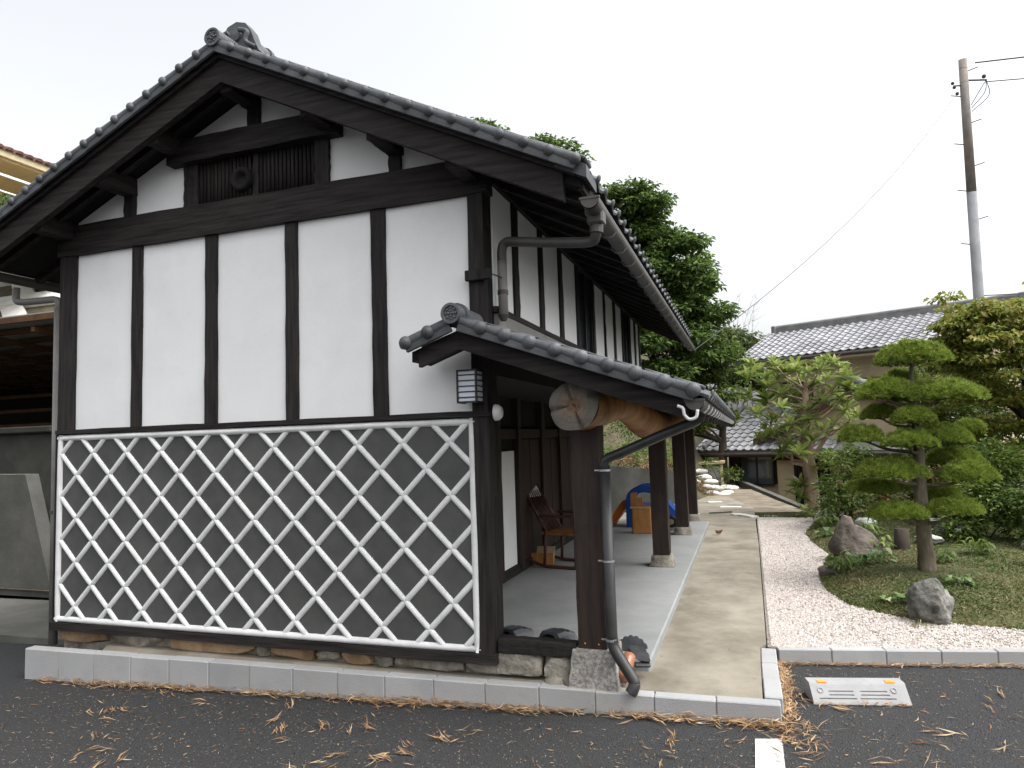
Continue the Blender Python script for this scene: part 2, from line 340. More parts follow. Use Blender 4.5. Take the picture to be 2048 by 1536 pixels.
# leaves -----------------------------------------------------------
def unit(a): return a/np.maximum(np.linalg.norm(a, axis=-1, keepdims=True), 1e-9)
def leaf_arrays(P, D, Nn, L, W, fold=.2, droop=0.0):
    D = unit(D); S = unit(np.cross(D, Nn)); Nn = unit(np.cross(S, D)); L = np.asarray(L)[:,None]; W = np.asarray(W)[:,None]
    mid = P + D*L*.45 + Nn*W*fold; tip = P + D*L - Nn*L*droop
    V = np.stack([P, mid+S*W*.5, tip, mid-S*W*.5], 1).reshape(-1, 3); n = len(P); b = np.arange(n)[:,None]*4
    F = np.concatenate([b+[0,1,2], b+[0,2,3]], 1).reshape(-1, 3); return V, F
def rdir(rng, n): return unit(rng.normal(size=(n,3)))
def crown(rng, clumps, per, L, W, up=.3, shell=.5, droop=.1, flat=0.5):
    """leaves spread through ellipsoid clumps (x,y,z,rx,ry,rz); per = leaves per unit of clump size"""
    Ps = []; Ds = []; Ns = []
    for (x,y,z,rx,ry,rz) in clumps:
        n = max(30, int(per*(rx*ry+rx*rz+ry*rz)))
        u = rdir(rng, n); r = (shell + (1-shell)*rng.random(n))[:,None]
        r = np.where(rng.random(n)[:,None] < .25, rng.random(n)[:,None]**.5, r)
        # break the outline: radial bumps per clump
        k = rng.normal(size=(5,3)); bump = 1 + .13*np.sin(u@k.T*2.4 + rng.random(5)*6).sum(1, keepdims=True)/1.6
        p = u*r*bump*np.array([rx,ry,rz])
        Ps.append(p+np.array([x,y,z])); d = u + rdir(rng, n)*.9; d[:,2] = d[:,2]*flat + up*.3 - droop; Ds.append(d)
        nn = rdir(rng, n)*.6 + np.array([0,0,1]); Ns.append(nn)
    P = np.concatenate(Ps); D = np.concatenate(Ds); Nn = np.concatenate(Ns); n = len(P)
    V, F = leaf_arrays(P, D, Nn, L*(.6+.8*rng.random(n)), W*(.6+.8*rng.random(n)), droop=droop)
    v = np.clip(rng.normal(.5, .24, n), 0, 1); return V, F, np.repeat(v, 2)

# heights ----------------------------------------------------------
def asphalt_z(x): return max(-.22, .0235*(x-1.8)) if x < 1.8 else 0.0
BED = [(2.66,8.1),(2.42,6.7),(2.45,5.9),(2.55,5.0),(2.42,4.2),(2.32,3.45),(2.33,2.9),(2.45,2.42),(2.62,2.2),(2.78,2.08),(3.05,1.95),(3.54,1.87),(4.4,1.93),(6,2.2),(9.5,2.9),(9.5,9.2),(5,9.2),(3.2,9.0)]
def poly_sd(x, y, poly):
    ins = False; dm = 1e9; n = len(poly)
    for i in range(n):
        x0,y0 = poly[i]; x1,y1 = poly[(i+1) % n]
        if (y0 > y) != (y1 > y) and x < (x1-x0)*(y-y0)/(y1-y0)+x0: ins = not ins
        dx,dy = x1-x0, y1-y0; t = max(0, min(1, ((x-x0)*dx+(y-y0)*dy)/(dx*dx+dy*dy)))
        dm = min(dm, (x-x0-t*dx)**2+(y-y0-t*dy)**2)
    return math.sqrt(dm)*(1 if ins else -1)
def bed_z(x, y):
    d = poly_sd(x, y, BED)
    if d < 0: return .10 + max(-.06, d*.6)
    return .10 + .16*(1-math.exp(-d/.45)) + .025*noise.noise(Vector((x*1.6, y*1.6, 3)))*min(1, d*2)
# ================================================================== SETTING
rs = np.random.default_rng(7)
def grid_sheet(xs, ys, zf):
    V = [(x, y, zf(x, y)) for y in ys for x in xs]; n = len(xs)
    F = [(j*n+i, j*n+i+1, (j+1)*n+i+1, (j+1)*n+i) for j in range(len(ys)-1) for i in range(n-1)]
    return V, F
# plateau edge: beyond it the neighbour's lower ground
EDGE = [(60,9.4),(6,9.4),(3.2,9.4),(2.72,9.7),(2.28,11.8),(1.68,15.3),(1.3,18.5),(1.0,24),(-2,40),(-2,90),(60,90)]
def ground_z(x, y):
    d = poly_sd(x, y, EDGE)
    z = -.03
    d -= .45
    if d > 0: z = -.03 - 1.55*min(1, d/.5)
    hill = max(0, (y-9.5) + .55*(-x-.5)) if x < 1 and y > 6 else 0
    if hill > 0 and d < 0: z += min(5.5, .42*hill*min(1, max(0, (1-x)/2.5)))*max(0, min(1, (x+6.5)/2))
    return min(z, 9.2)
xs = sorted(set([round(v,3) for v in np.arange(-9,9.01,.35)] + [float(v) for v in np.arange(-60,-9,2)] + [float(v) for v in np.arange(10,61,2)]))
ys = sorted(set([round(v,3) for v in np.arange(1.9,20.01,.35)] + [float(v) for v in np.arange(21,90,2.5)]))
O('ground', grid_sheet(xs, ys, ground_z), 'earth', smooth=True, kind='structure', label='bare brown earth behind the garden and under the hillside')
O('far_ground', grid_sheet([-900,-60,60,900], [-900,-60,90,900], lambda x, y: -2.3), 'far_green', kind='structure', label='green land far around the site')
ax = [-60,-30,-15,-8,-4,1.8,6,15,30,60]; ay = [-60,-20,-6,-2,0,1,2.2]
O('parking_lot', grid_sheet(ax, ay, lambda x, y: asphalt_z(x)), 'asphalt', kind='structure', label='dark grey asphalt of the car park with scattered dry leaves')
# path: sandy concrete along the verandah and the strip in front of the wall
pp = [(-3.05,-.16),(1.70,.0),(1.70,1.0),(1.745,1.1),(1.76,5.5),(1.74,10.2),(1.2,12.5),(-4,12.5),(-4,7.6),(-3.75,7.6),(-3.75,.3),(-3.2,.05)]
O('path', prism(pp, 'z', -.2, .10), 'path_concrete', kind='structure', label='stained sandy concrete path beside the verandah')
O('concrete_floor', box(-.9,1.03,.33,7.5,.02,.165,.012), 'concrete', kind='structure', label='smooth grey concrete slab of the verandah floor')
O('concrete_apron', prism([(-9,.42),(-4.0,.55),(-3.95,1.85),(-9,1.6)], 'z', -.3, -.09), 'old_shade_concrete', kind='structure', label='shaded pale concrete apron left of the latticed house')  # apron's shade comes partly from its darkened concrete colour
O('dirt_yard', prism([(-.6,9.3),(1.2,9.2),(1.7,9.46),(2.66,9.64),(2.22,11.8),(1.70,14.8),(-.1,14.8),(-.1,12.2)], 'z', -.1, .096), 'dirt', kind='structure', label='trodden dirt strewn with debris past the end of the verandah')
gp = [(1.752,1.05),(1.82,1.03),(9.6,2.51),(9.6,8.75),(1.77,8.75),(1.768,5)]
O('gravel_path', prism(gp, 'z', -.1, .094), 'gravel_sheet', kind='structure', label='bed of pale pinkish gravel curving beside the garden')
# gravel stones
n = 52000
gx = 1.78 + rs.random(n*2)**1.35*3.2; gy = 1.05 + rs.random(n*2)**1.5*7.6
ok = np.array([poly_sd(a, b, gp) > .02 and poly_sd(a, b, BED) < -.01 for a, b in zip(gx, gy)])
gx, gy = gx[ok][:n], gy[ok][:n]; n = len(gx)
s = .0055+.0065*rs.random(n); base = np.array([(1,0,0),(-1,0,0),(0,1,0),(0,-1,0),(0,0,.8),(0,0,-.8)], float)
ang = rs.random(n)*6.28; c_, s_ = np.cos(ang), np.sin(ang); st = .7+.6*rs.random((n,1,3))
Vb = base[None]*s[:,None,None]*st
Vr = np.stack([Vb[...,0]*c_[:,None]-Vb[...,1]*s_[:,None], Vb[...,0]*s_[:,None]+Vb[...,1]*c_[:,None], Vb[...,2]+(rs.normal(0,.002,(n,1)))*np.ones((1,6))], -1)
Vr += np.stack([gx, gy, np.full(n, .097)], -1)[:,None]
oct_ = np.array([(0,2,4),(2,1,4),(1,3,4),(3,0,4)]); Fr = (np.arange(n)[:,None,None]*6+oct_[None]).reshape(-1,3)
ON('gravel', Vr.reshape(-1,3), Fr, 'pebble', att=np.repeat(np.clip(rs.normal(.6,.25,n),0,1),4), kind='stuff', label='loose pale pink and white gravel stones', cat='gravel')
# asphalt grit
n = 48000; gx = -3+rs.random(n)*8; gy = -3.4+rs.random(n)*4.6
ok = (gy < np.where(gx < 1.8, -.25, .95+.19*(gx-1.8))); gx, gy = gx[ok], gy[ok]; n = len(gx)
s = .0022+.0038*rs.random(n)**1.5; Vb = base[None]*s[:,None,None]*(.7+.6*rs.random((n,6,3)))
Vr = Vb + np.stack([gx, gy, np.array([asphalt_z(a) for a in gx])+.0005], -1)[:,None]
Fr = (np.arange(n)[:,None,None]*6+oct_[None]).reshape(-1,3)
ON('asphalt_grit', Vr.reshape(-1,3), Fr, 'grit', att=np.repeat(np.clip(rs.normal(.45,.3,n),0,1),4), kind='stuff', label='coarse grit standing out of the asphalt', cat='grit')
# painted parking line
O('road_marking', prism([(1.650,-.29),(1.783,-.255),(1.79,-6),(1.62,-6)], 'z', .001, .005), 'white_paint', kind='structure', label='white painted parking bay line on the asphalt')

# kerbs ------------------------------------------------------------
def kerb(name, p0, p1, wd, h0, ztop, n, label, seed):
    p0, p1 = Vector((*p0, 0)), Vector((*p1, 0)); d = (p1-p0).normalized(); L = (p1-p0).length; s = Vector((-d.y, d.x, 0))
    root = empty(name, (*p0.xy, h0), label, 'kerb'); root['kind'] = 'structure'; rng = random.Random(seed); step = L/n
    for i in range(n):
        g = box(-step/2+.0012, step/2-.0012, 0, wd, h0, ztop+rng.uniform(-.003,.003), .006)
        a = math.atan2(d.y, d.x)+rng.uniform(-.006,.006); c = p0+d*(step*(i+.5))+s*rng.uniform(-.003,.003)
        O('kerb_block', rotz(g, c, a), 'kerb', root)
    return root
kerb('kerb', (-3.74,-.25), (1.795,-.062), .085, -.3, .103, 16, 'low grey concrete block kerb in front of the latticed wall', 1)
kerb('kerb', (1.805,.045), (1.805,.985), .10, -.2, .104, 3, 'short pale kerb running back from the corner beside the path', 2)
kerb('kerb', (1.82,.995), (9.4,2.43), .095, -.2, .10, 22, 'grey block kerb between the gravel and the parking bay', 3)

# ================================================================== THE HOUSE
H = empty('timber_house', (-1.8, 3.6, .1), 'white plastered dark timber house with diamond lattice wall and tiled roofs', 'house')
RX, SL, SLL = -1.75, .495, .445                     # ridge x, roof slope
YF, YB = -.365, 7.3                       # front and back of the main roof
def sl_of(sg): return SL if sg > 0 else SLL
def zs(x): return 4.36-sl_of(x-RX)*abs(x-RX)      # underside of the main roof
def P(name, geo, m, parent, smooth=False, **k): return O(name, geo, m, parent, smooth, **k)
def hewn(name, x0, x1, y0, y1, z0, z1, m, parent, seed=0, axis='z'):
    """a hewn timber: box with slightly wandering edges"""
    c = ((x0+x1)/2, (y0+y1)/2, (z0+z1)/2)
    if axis == 'z': g = obox((c[0],c[1],z0), (c[0],c[1],z1), x1-x0, y1-y0, up=(0,1,0), seg=9, jit=.0035, seed=seed)
    elif axis == 'x': g = obox((x0,c[1],c[2]), (x1,c[1],c[2]), y1-y0, z1-z0, seg=14, jit=.004, seed=seed)
    else: g = obox((c[0],y0,c[2]), (c[0],y1,c[2]), x1-x0, z1-z0, seg=10, jit=.004, seed=seed)
    return O(name, g, m, parent)

# gable wall
gw = P('gable_wall', prism([(-3.70,.2),(.11,.2),(.11,zs(.11)+.02),(RX,4.37),(-3.70,zs(-3.70)+.02)], 'y', .03, .14), 'dark_board', H)
posts = [(-3.72,-3.55),(-2.94,-2.84),(-2.205,-2.095),(-1.468,-1.362),(-.745,-.633),(0.0,.108)]
for i in range(5):
    a, b = posts[i][1], posts[i+1][0]
    P('plaster_panel', box(a-.02, b+.02, -.002, .04, 1.79, 3.28, .004), 'plaster', gw)
for i, (a, b) in enumerate(posts[1:-1]): hewn('post', a, b, -.022, .03, 1.80, 3.27, 'wood', gw, i)
hewn('corner_post', -3.72, -3.55, -.03, .14, 1.79, 3.5, 'wood', gw, 11); P('corner_board', box(-3.75,-3.702,-.02,.14,.2,1.77), 'wood', gw)
hewn('corner_post', 0.0, .108, -.035, .09, .22, 3.45, 'wood', gw, 12)
hewn('tie_beam', -3.74, .15, -.045, .06, 3.262, 3.513, 'woodx', gw, 13, 'x')
hewn('rail', -3.72, .12, -.05, .03, 1.766, 1.803, 'woodx', gw, 14, 'x')
hewn('sill_beam', -3.74, .12, -.05, .12, .19, .252, 'woodx', gw, 15, 'x')
def tri(x0, x1, z0):          # gable panel under the roof line
    xs_ = [x0] + ([RX] if x0 < RX < x1 else []) + [x1]
    return prism([(x1, z0), (x0, z0)] + [(x, max(z0+.003, 4.352-(.49 if x > RX else .445)*abs(x-RX))) for x in xs_], 'y', 0, .04)
for a, b, z in ((-3.56,-3.02,3.50),(-2.93,-2.40,3.50),(-1.09,-.58,3.50),(-.51,.02,3.50),(-2.36,-1.79,4.02),(-1.70,-1.14,4.02)):
    P('plaster_panel', tri(a, b, z), 'plaster', gw)
for i, (a, b) in enumerate(((-3.03,-2.92),(-.59,-.497))): hewn('strut', a, b, -.03, .03, 3.50, zs((a+b)/2)+.01, 'wood', gw, 20+i)
hewn('king_post', -1.80, -1.69, -.03, .03, 4.02, 4.35, 'wood', gw, 23)
hewn('lintel', -2.53, -.97, -.09, .03, 3.85, 4.035, 'woodx', gw, 24, 'x')
vent = P('vent', box(-2.41, -1.08, .02, .045, 3.50, 3.86), 'dark_board', H)
hewn('frame_post', -2.41, -2.27, -.03, .02, 3.51, 3.86, 'wood', vent, 25); hewn('frame_post', -1.20, -1.08, -.03, .02, 3.51, 3.86, 'wood', vent, 26)
hewn('frame_post', -1.755, -1.705, -.02, .02, 3.51, 3.86, 'wood', vent, 27)
slat = mesh_np('slat', *[np.array(q) for q in box(-.011,.011,-.012,.012,0,.35)], 'wood')
for i in range(30):
    x = -2.255+i*.0355
    if abs(x+1.73) < .03: continue
    inst('slat', slat, Matrix.Translation((x, -.002, 3.508)), vent)
P('beam_end', lathe([(.001,-.02),(.045,-.02),(.05,-.05),(.075,-.065),(.092,-.05),(.095,.02)], (-1.845,0,3.655), 20, 'y'), 'dark_board', vent, True)

# lattice (namako) wall
PT = .35; X0, X1, ZT, Z0r = -3.675, 0.0, 1.735, 1.605; ZB = .275
lat = P('lattice_panel', box(-3.70, .0, -.015, .03, .25, 1.765), 'namako', H)
def clip(poly, f):
    out = []
    for i in range(len(poly)):
        a, b = poly[i], poly[(i+1) % len(poly)]; fa, fb = f(a), f(b)
        if fa >= 0: out.append(a)
        if (fa >= 0) != (fb >= 0): t = fa/(fa-fb); out.append((a[0]+(b[0]-a[0])*t, a[1]+(b[1]-a[1])*t))
    return out
def clip_rect(poly):
    for f in (lambda p: p[0]-X0, lambda p: X1-p[0], lambda p: p[1]-ZB, lambda p: ZT-p[1]):
        poly = clip(poly, f)
        if len(poly) < 3: return []
    return poly
g_ = .008; h = PT/2-g_
for a in range(-1, 24):
    for b in range(-2, 12):
        if (a+b) % 2 == 0: continue        # tile centres lie between the crossings
        cx, cz = X0+a*PT/2, Z0r-b*PT/2
        q = clip_rect([(cx-h,cz),(cx,cz-h),(cx+h,cz),(cx,cz+h)])
        if len(q) >= 3 and max(p[0] for p in q)-min(p[0] for p in q) > .03: P('tile', prism(q, 'y', -.021, -.010), 'namako', lat)
def half_round(p, q, r, ht, seed, tuck=.0):
    """plaster roll from p to q on the wall (x,z), half round, pinched at its ends"""
    p, q = Vector((p[0], 0, p[1])), Vector((q[0], 0, q[1])); d = (q-p); L = d.length; d.normalize(); s = Vector((d.z, 0, -d.x))
    V = []; F = []; n = 7; rng = random.Random(seed)
    st = [(0,.80,.72),(.035,.95,.92),(.12,1,1),(.5,1.02,1.03),(.88,1,1),(.965,.95,.9),(1,.80,.70)] if L > .1 else [(0,.85,.8),(.15,1,1),(.85,1,1),(1,.85,.8)]
    for t, kw, kh in st:
        jw = 1+rng.uniform(-.03,.03); c = p+d*(L*t)
        for k in range(n):
            th = math.pi*k/(n-1); V.append(tuple(c + s*(r*kw*jw*math.cos(th)) + Vector((0, -.018-ht*kh*math.sin(th), 0))))
    for i in range(len(st)-1):
        for k in range(n-1): F.append((i*n+k, i*n+k+1, (i+1)*n+k+1, (i+1)*n+k))
    F.append(tuple(range(n))); F.append(tuple(reversed(range((len(st)-1)*n, len(st)*n))))
    return V, F
k = 0
def cl_seg(p, q):
    t0, t1 = 0., 1.; d = (q[0]-p[0], q[1]-p[1])
    for pp_, dd, lo, hi in ((p[0], d[0], X0, X1), (p[1], d[1], ZB, ZT)):
        a, b = (lo-pp_)/dd, (hi-pp_)/dd
        if a > b: a, b = b, a
        t0, t1 = max(t0, a), min(t1, b)
    return ((p[0]+d[0]*t0, p[1]+d[1]*t0), (p[0]+d[0]*t1, p[1]+d[1]*t1)) if t1-t0 > .06 else None
for a in range(-1, 22):
    for b in range(-2, 11):
        if (a+b) % 2: continue
        p = (X0+a*PT/2, Z0r-b*PT/2)
        for db in (1, -1):
            sg = cl_seg(p, (p[0]+PT/2, p[1]-db*PT/2))
            if sg: k += 1; P('plaster_roll', half_round(*sg, .0208, .022 if db > 0 else .018, k), 'ridge_plaster', lat, True)
for p, q in (((X0-.035,ZT),(X1+.012,ZT)),((X0-.035,ZB),(X1+.012,ZB)),((X0-.01,ZB-.02),(X0-.01,ZT+.025)),((X1-.012,ZB-.02),(X1-.012,ZT+.025))):
    k += 1; P('border_roll', half_round(p, q, .0245, .028, k), 'ridge_plaster', lat, True)

# foundation stones
fd = P('foundation', join(box(-3.70, .1, .05, .2, .0, .2), box(.101, .62, .092, .32, .0, .268)), 'stone_grey', H)
stones = [(-3.70,-3.20,.09,.2,'stone_brown'),(-3.18,-2.66,.1,.2,'stone_grey'),(-2.63,-1.77,.105,.2,'stone_brown'),(-1.75,-1.66,.11,.2,'stone_grey'),(-1.64,-1.27,.1,.2,'stone_brown'),(-1.25,-1.06,.13,.2,'stone_grey'),
          (-1.04,-.81,.11,.2,'stone_brown'),(-.80,-.65,.11,.2,'stone_grey'),(-.63,-.13,.105,.2,'stone_grey'),(-.11,.40,.095,.255,'stone_grey'),(.42,.60,.09,.25,'stone_grey')]
for i, (a, b, z0, z1, m) in enumerate(stones):
    g = rock_geo(((b-a)/2*1.32, .13, (z1-z0)/2*1.7), 40+i, 4, 5, .12)
    V = [((a+b)/2+max(-(b-a)/2, min((b-a)/2, v[0])), .085+max(-.085, v[1]*(1+.12*math.sin(v[0]*23+i))), max(-.05, min(z1-.004-(z0+z1)/2, v[2]))+(z0+z1)/2) for v in g[0]]
    P('foundation_stone', (V, g[1]), m, fd, True)
hewn('sill_beam', .12, .63, -.01, .09, .262, .342, 'woodx', H, 31, 'x')

# main roof ---------------------------------------------------------
EX = 2.60                                # horizontal run of each slope
def slope_prism(rx, top0, bot0, sl, e0, e1, ya, yb, sgn):
    xa, xb = rx+sgn*e0, rx+sgn*e1
    return prism([(xa, top0-sl*e0), (xb, top0-sl*e1), (xb, bot0-sl*e1), (xa, bot0-sl*e0)], 'y', ya, yb)
roof = P('roof', join(slope_prism(RX, 4.46, 4.37, SL, 0, EX, YF+.03, YB, 1), slope_prism(RX, 4.46, 4.37, SLL, 0, EX, YF+.03, YB, -1)), 'dark_board', H)
# corrugated tile fields
def tile_field(rx, z0, sl, e0, e1, ya, yb, sgn, pitch=.24, row=.2, name='tile_field', parent=roof, m='tile'):
    V = []; F = []; ny = int((yb-ya)/pitch*6); nr = int((e1-e0)/row)
    for r in range(nr):
        for e, lift in ((e0+(e1-e0)*r/nr, .0), (e0+(e1-e0)*(r+1)/nr, .022)):
            for j in range(ny+1):
                y = ya+(yb-ya)*j/ny; V.append((rx+sgn*e, y, z0-sl*e+lift+.018*math.sin(2*math.pi*y/pitch)))
    w_ = ny+1
    for r in range(2*nr-1):
        for j in range(ny): F.append((r*w_+j, r*w_+j+1, (r+1)*w_+j+1, (r+1)*w_+j) if sgn > 0 else (r*w_+j+1, r*w_+j, (r+1)*w_+j, (r+1)*w_+j+1))
    return O(name, (V, F), m, parent, True, kind='stuff')
for sg in (1,-1): tile_field(RX, 4.492, sl_of(sg), .05, EX+.03, YF+.08, YB, sg)
# barge boards
for sg in (1,-1):
    b = P('barge_board', slope_prism(RX, 4.44, 4.245, sl_of(sg), 0, EX-.10, YF, YF+.05, sg), 'woodx', roof)
    P('barge_trim', slope_prism(RX, 4.475, 4.415, sl_of(sg), 0, EX-.02, YF-.03, YF+.04, sg), 'woodx', roof)
# verge tiles: half-round tile along the slope with a domed nose, and the flat pan behind its lap
def verge_mesh(L, name, kn=1.0):
    V, F = [], []
    r = .036; n = 7
    cyl = []
    for u, q in ((0,.80), (L*.8,.98), (L*1.02,1.04)):
        for k in range(n):
            th = math.pi*(k/(n-1))*1.15-.25; cyl.append((u, -.012-r*q*.75*math.sin(th), .012+r*q*math.cos(th)))
    f1 = [(a*n+k, a*n+k+1, a*n+n+k+1, a*n+n+k) for k in range(n-1) for a in (0,1)]
    nose = sphere((L-.012, -.027, .010), (.043*kn, .042*kn, .043*kn), 14, 9)
    pan = box(.0, L+.035, -.005, .17, .030, .052, .006)
    flap = box(0, L+.004, -.030, -.006, -.05, .012, .004)
    return mesh_np(name, *[np.array(q, dtype=object) for q in (0,0)], 'tile') if False else join((cyl, f1), nose, pan, flap)
def tri_mesh(name, geo, m, smooth=False):
    me = bpy.data.meshes.new(name); me.from_pydata(geo[0], [], geo[1]); setmat(me, m)
    if smooth: me.polygons.foreach_set('use_smooth', [True]*len(me.polygons))
    me.update(); return me
def smooth_angle(me, a=40):
    me.polygons.foreach_set('use_smooth', [True]*len(me.polygons))
    try: me.set_sharp_from_angle(angle=R(a))
    except Exception: pass
    return me
NV = 17; st = EX/NV; LV = st*math.sqrt(1+SL*SL); vm = smooth_angle(tri_mesh('verge_tile', verge_mesh(LV, 'v', .82), 'tile'))
def slope_matrix(x, y, z, sl, sgn):
    u = Vector((sgn, 0, -sl)).normalized(); v = Vector((0, 1, 0)) ; wv = Vector((sgn*sl, 0, 1)).normalized()
    M = Matrix.Identity(4)
    for i, c in enumerate((u, v, wv)):
        for j in range(3): M[j][i] = c[j]
    M.translation = (x, y, z); return M
for sg in (1,-1):
    for i in range(NV):
        e = st*i; inst('verge_tile', vm, slope_matrix(RX+sg*e, YF-.045, 4.493-sl_of(sg)*e, sl_of(sg), sg), roof)
# eave tile ends above the gutter
em = smooth_angle(tri_mesh('eave_tile', join(prism([(-.12,0),(-.06,-.012),(0,0),(.06,.03),(.12,0),(.12,.016),(.06,.046),(0,.016),(-.06,.004),(-.12,.016)], 'x', -.3, .02), sphere((.02,.06,.03),(.012,.035,.03),8,6)), 'tile'))
for i in range(32):
    y = YF+.2+i*.24
    if y > YB: break
    inst('eave_tile', em, slope_matrix(RX+EX+.03, y, 4.47-SL*EX, SL, 1), roof)
P('corner_tile', join(slope_prism(RX, 4.505, 4.425, SL, EX-.14, EX+.05, YF-.035, YF+.25, 1)), 'tile', roof)
# ridge
P('ridge_stack', prism([(RX-.11,4.46),(RX+.11,4.46),(RX+.10,4.56),(RX-.10,4.56)], 'y', YF+.22, YB), 'tile', roof)
for j in range(3):
    P('ridge_course', box(RX-.125+.012*j, RX+.125-.012*j, YF+.22, YB, 4.555+.035*j, 4.58+.035*j, .006), 'tile', roof)
rm = smooth_angle(tri_mesh('ridge_tile', tube([(0,0,0),(0,.20,0),(0,.2001,0),(0,.235,0)], [.075,.075,.088,.088], 14), 'tile'))
for i in range(31): inst('ridge_tile', rm, Matrix.Translation((RX, YF+.26+i*.235, 4.665)), roof)
P('ridge_end_disc', join(tube([(RX,YF-.08,4.535),(RX,YF+.25,4.55)], .066, 18), lathe([(.066,0),(.066,-.012),(.050,-.012),(.048,-.004),(0.001,-.004)], (RX,YF-.08,4.535), 20, 'y'),
  *[sphere((RX+.028*math.cos(t)*q, YF-.088, 4.535+.028*math.sin(t)*q), .008, 6, 4) for q in (.5,1.2) for t in np.linspace(0, 6.28, 7)[:-1]]), 'tile', roof)
oni = [(-.20,-.07),(-.16,.02),(-.13,.10),(-.08,.165),(0,.19),(.08,.165),(.13,.10),(.16,.02),(.20,-.07)]
P('ridge_end_ornament', join(prism([(RX+a, 4.60+b) for a, b in reversed(oni)], 'y', YF+.16, YF+.24), lathe([(.001,-.02),(.045,-.015),(.05,0)], (RX,YF+.16,4.68), 14, 'y'),
  tube(spline([(RX-.18,YF+.15,4.55),(RX-.11,YF+.13,4.60),(RX-.12,YF+.13,4.67),(RX-.05,YF+.13,4.70)]), .018, 8), tube(spline([(RX+.18,YF+.15,4.55),(RX+.11,YF+.13,4.60),(RX+.12,YF+.13,4.67),(RX+.05,YF+.13,4.70)]), .018, 8)), 'tile', roof)
# purlins and rafters under the overhang
for i, x in enumerate((RX, -.54, -2.97, -1.06, -2.44, .03, -3.62)):
    zt = zs(x); hgt = .13 if i else .16
    hewn('purlin', x-.055, x+.055, YF+.05, .03, zt-hgt+.0, zt+.012, 'woody', roof, 50+i, 'y')
rf = tri_mesh('rafter', obox((0,0,0), (EX*math.sqrt(1+SL*SL)-.05,0,0), .05, .055), 'woodx')
for sg in (1,-1):
    for i in range(19):
        y = YF+.2+i*.41
        inst('rafter', rf, slope_matrix(RX, y, 4.37-.026, sl_of(sg), sg), roof)
# eave fascia
for sg in (1,-1): P('eave_board', box(RX+sg*EX-.02, RX+sg*EX+.01, YF+.05, YB, 4.37-sl_of(sg)*EX-.01, 4.46-sl_of(sg)*EX), 'woody', roof)

# side wall of the upper floor -------------------------------------
SX = .13
sw = P('side_wall', prism([(.12,2.2),(6.9,2.2),(6.9,3.56),(.12,3.56)], 'x', SX-.12, SX-.03), 'dark_board', H)
sp = [(.13,.52),(.63,1.2),(1.31,1.845),(1.96,2.52),(4.03,4.6),(4.7,5.22),(5.95,6.35),(6.45,6.8)]
for a, b in sp: P('plaster_panel', box(SX-.04, SX-.008, a-.01, b+.01, 2.51, 3.37, .003), 'plaster', sw)
for a, b in ((3.40,3.98),): P('plaster_panel', box(SX-.04, SX-.012, a, b, 2.51, 3.37, .003), 'plaster', sw)
for i, (a, b) in enumerate(((.52,.63),(1.2,1.31),(1.845,1.96),(2.52,2.62),(3.28,3.40),(3.98,4.03),(4.6,4.7),(5.22,5.32),(5.85,5.95),(6.35,6.45),(6.8,6.92))): hewn('post', SX-.05, SX+.01, a, b, 2.5, 3.4, 'wood', sw, 60+i)
hewn('wall_plate', SX-.06, SX+.03, .1, 6.95, 3.36, 3.50, 'woody', sw, 75, 'y')
hewn('rail', SX-.05, SX+.02, .1, 6.95, 2.475, 2.515, 'woody', sw, 76, 'y')
for a, b in ((2.62,3.28),(5.32,5.85)):
    wn = P('window', box(SX-.05, SX-.03, a, b, 2.51, 3.37), 'glass', H)
    P('frame', join(box(SX-.045,SX+.0,a,a+.03,2.51,3.37), box(SX-.045,SX+.0,b-.03,b,2.51,3.37), box(SX-.045,SX-.001,(a+b)/2-.015,(a+b)/2+.015,2.51,3.37)), 'black_metal', wn)
P('flashing_board', box(SX-.02, SX+.015, .13, 6.9, 2.30, 2.47), 'pipe_grey', sw)
LX = -.75
# back wall, left wall, floor: closes the volume
P('wall', box(-3.70, -3.6, .14, 6.9, .2, 3.55), 'plaster', H); P('wall', box(-3.6, LX, 6.8, 6.9, .2, 2.06), 'plaster', H); P('wall', box(-3.6, .05, 6.8, 6.9, 2.06, 3.55), 'plaster', H)
P('upper_floor', box(-3.6, SX-.03, .14, 6.8, 2.05, 2.16), 'dark_board', H)

# lower wall, set back under the upper floor
LX = -.75
lw = P('verandah_wall', box(LX-.1, LX, .14, 6.8, .16, 2.06), 'dark_board', H)
hewn('sill_beam', LX-.02, LX+.05, .2, 6.8, .168, .255, 'woody', lw, 80, 'y')
P('plaster_panel', box(LX, LX+.02, 2.40, 2.94, .26, 1.48, .003), 'plaster', lw); P('plaster_panel', box(LX, LX+.02, .3, 2.25, .26, 1.48, .003), 'plaster', lw)
for i, (a, b) in enumerate(((.14,.28),(2.26,2.39),(2.95,3.06),(3.88,4.02),(4.72,4.83),(5.7,5.84),(6.66,6.8))): hewn('post', LX-.02, LX+.07, a, b, .2, 2.05, 'post_wood', lw, 82+i)
for i, (a, b) in enumerate(((3.07,3.46),(3.48,3.87),(4.03,4.36),(4.38,4.71),(4.84,5.26),(5.28,5.69),(5.85,6.65))):
    dr = P('door', box(LX, LX+.035, a, b, .257, 1.60, .006), 'door_wood', lw)
P('header', box(LX, LX+.05, .2, 6.8, 1.61, 1.72, .006), 'door_wood', lw)

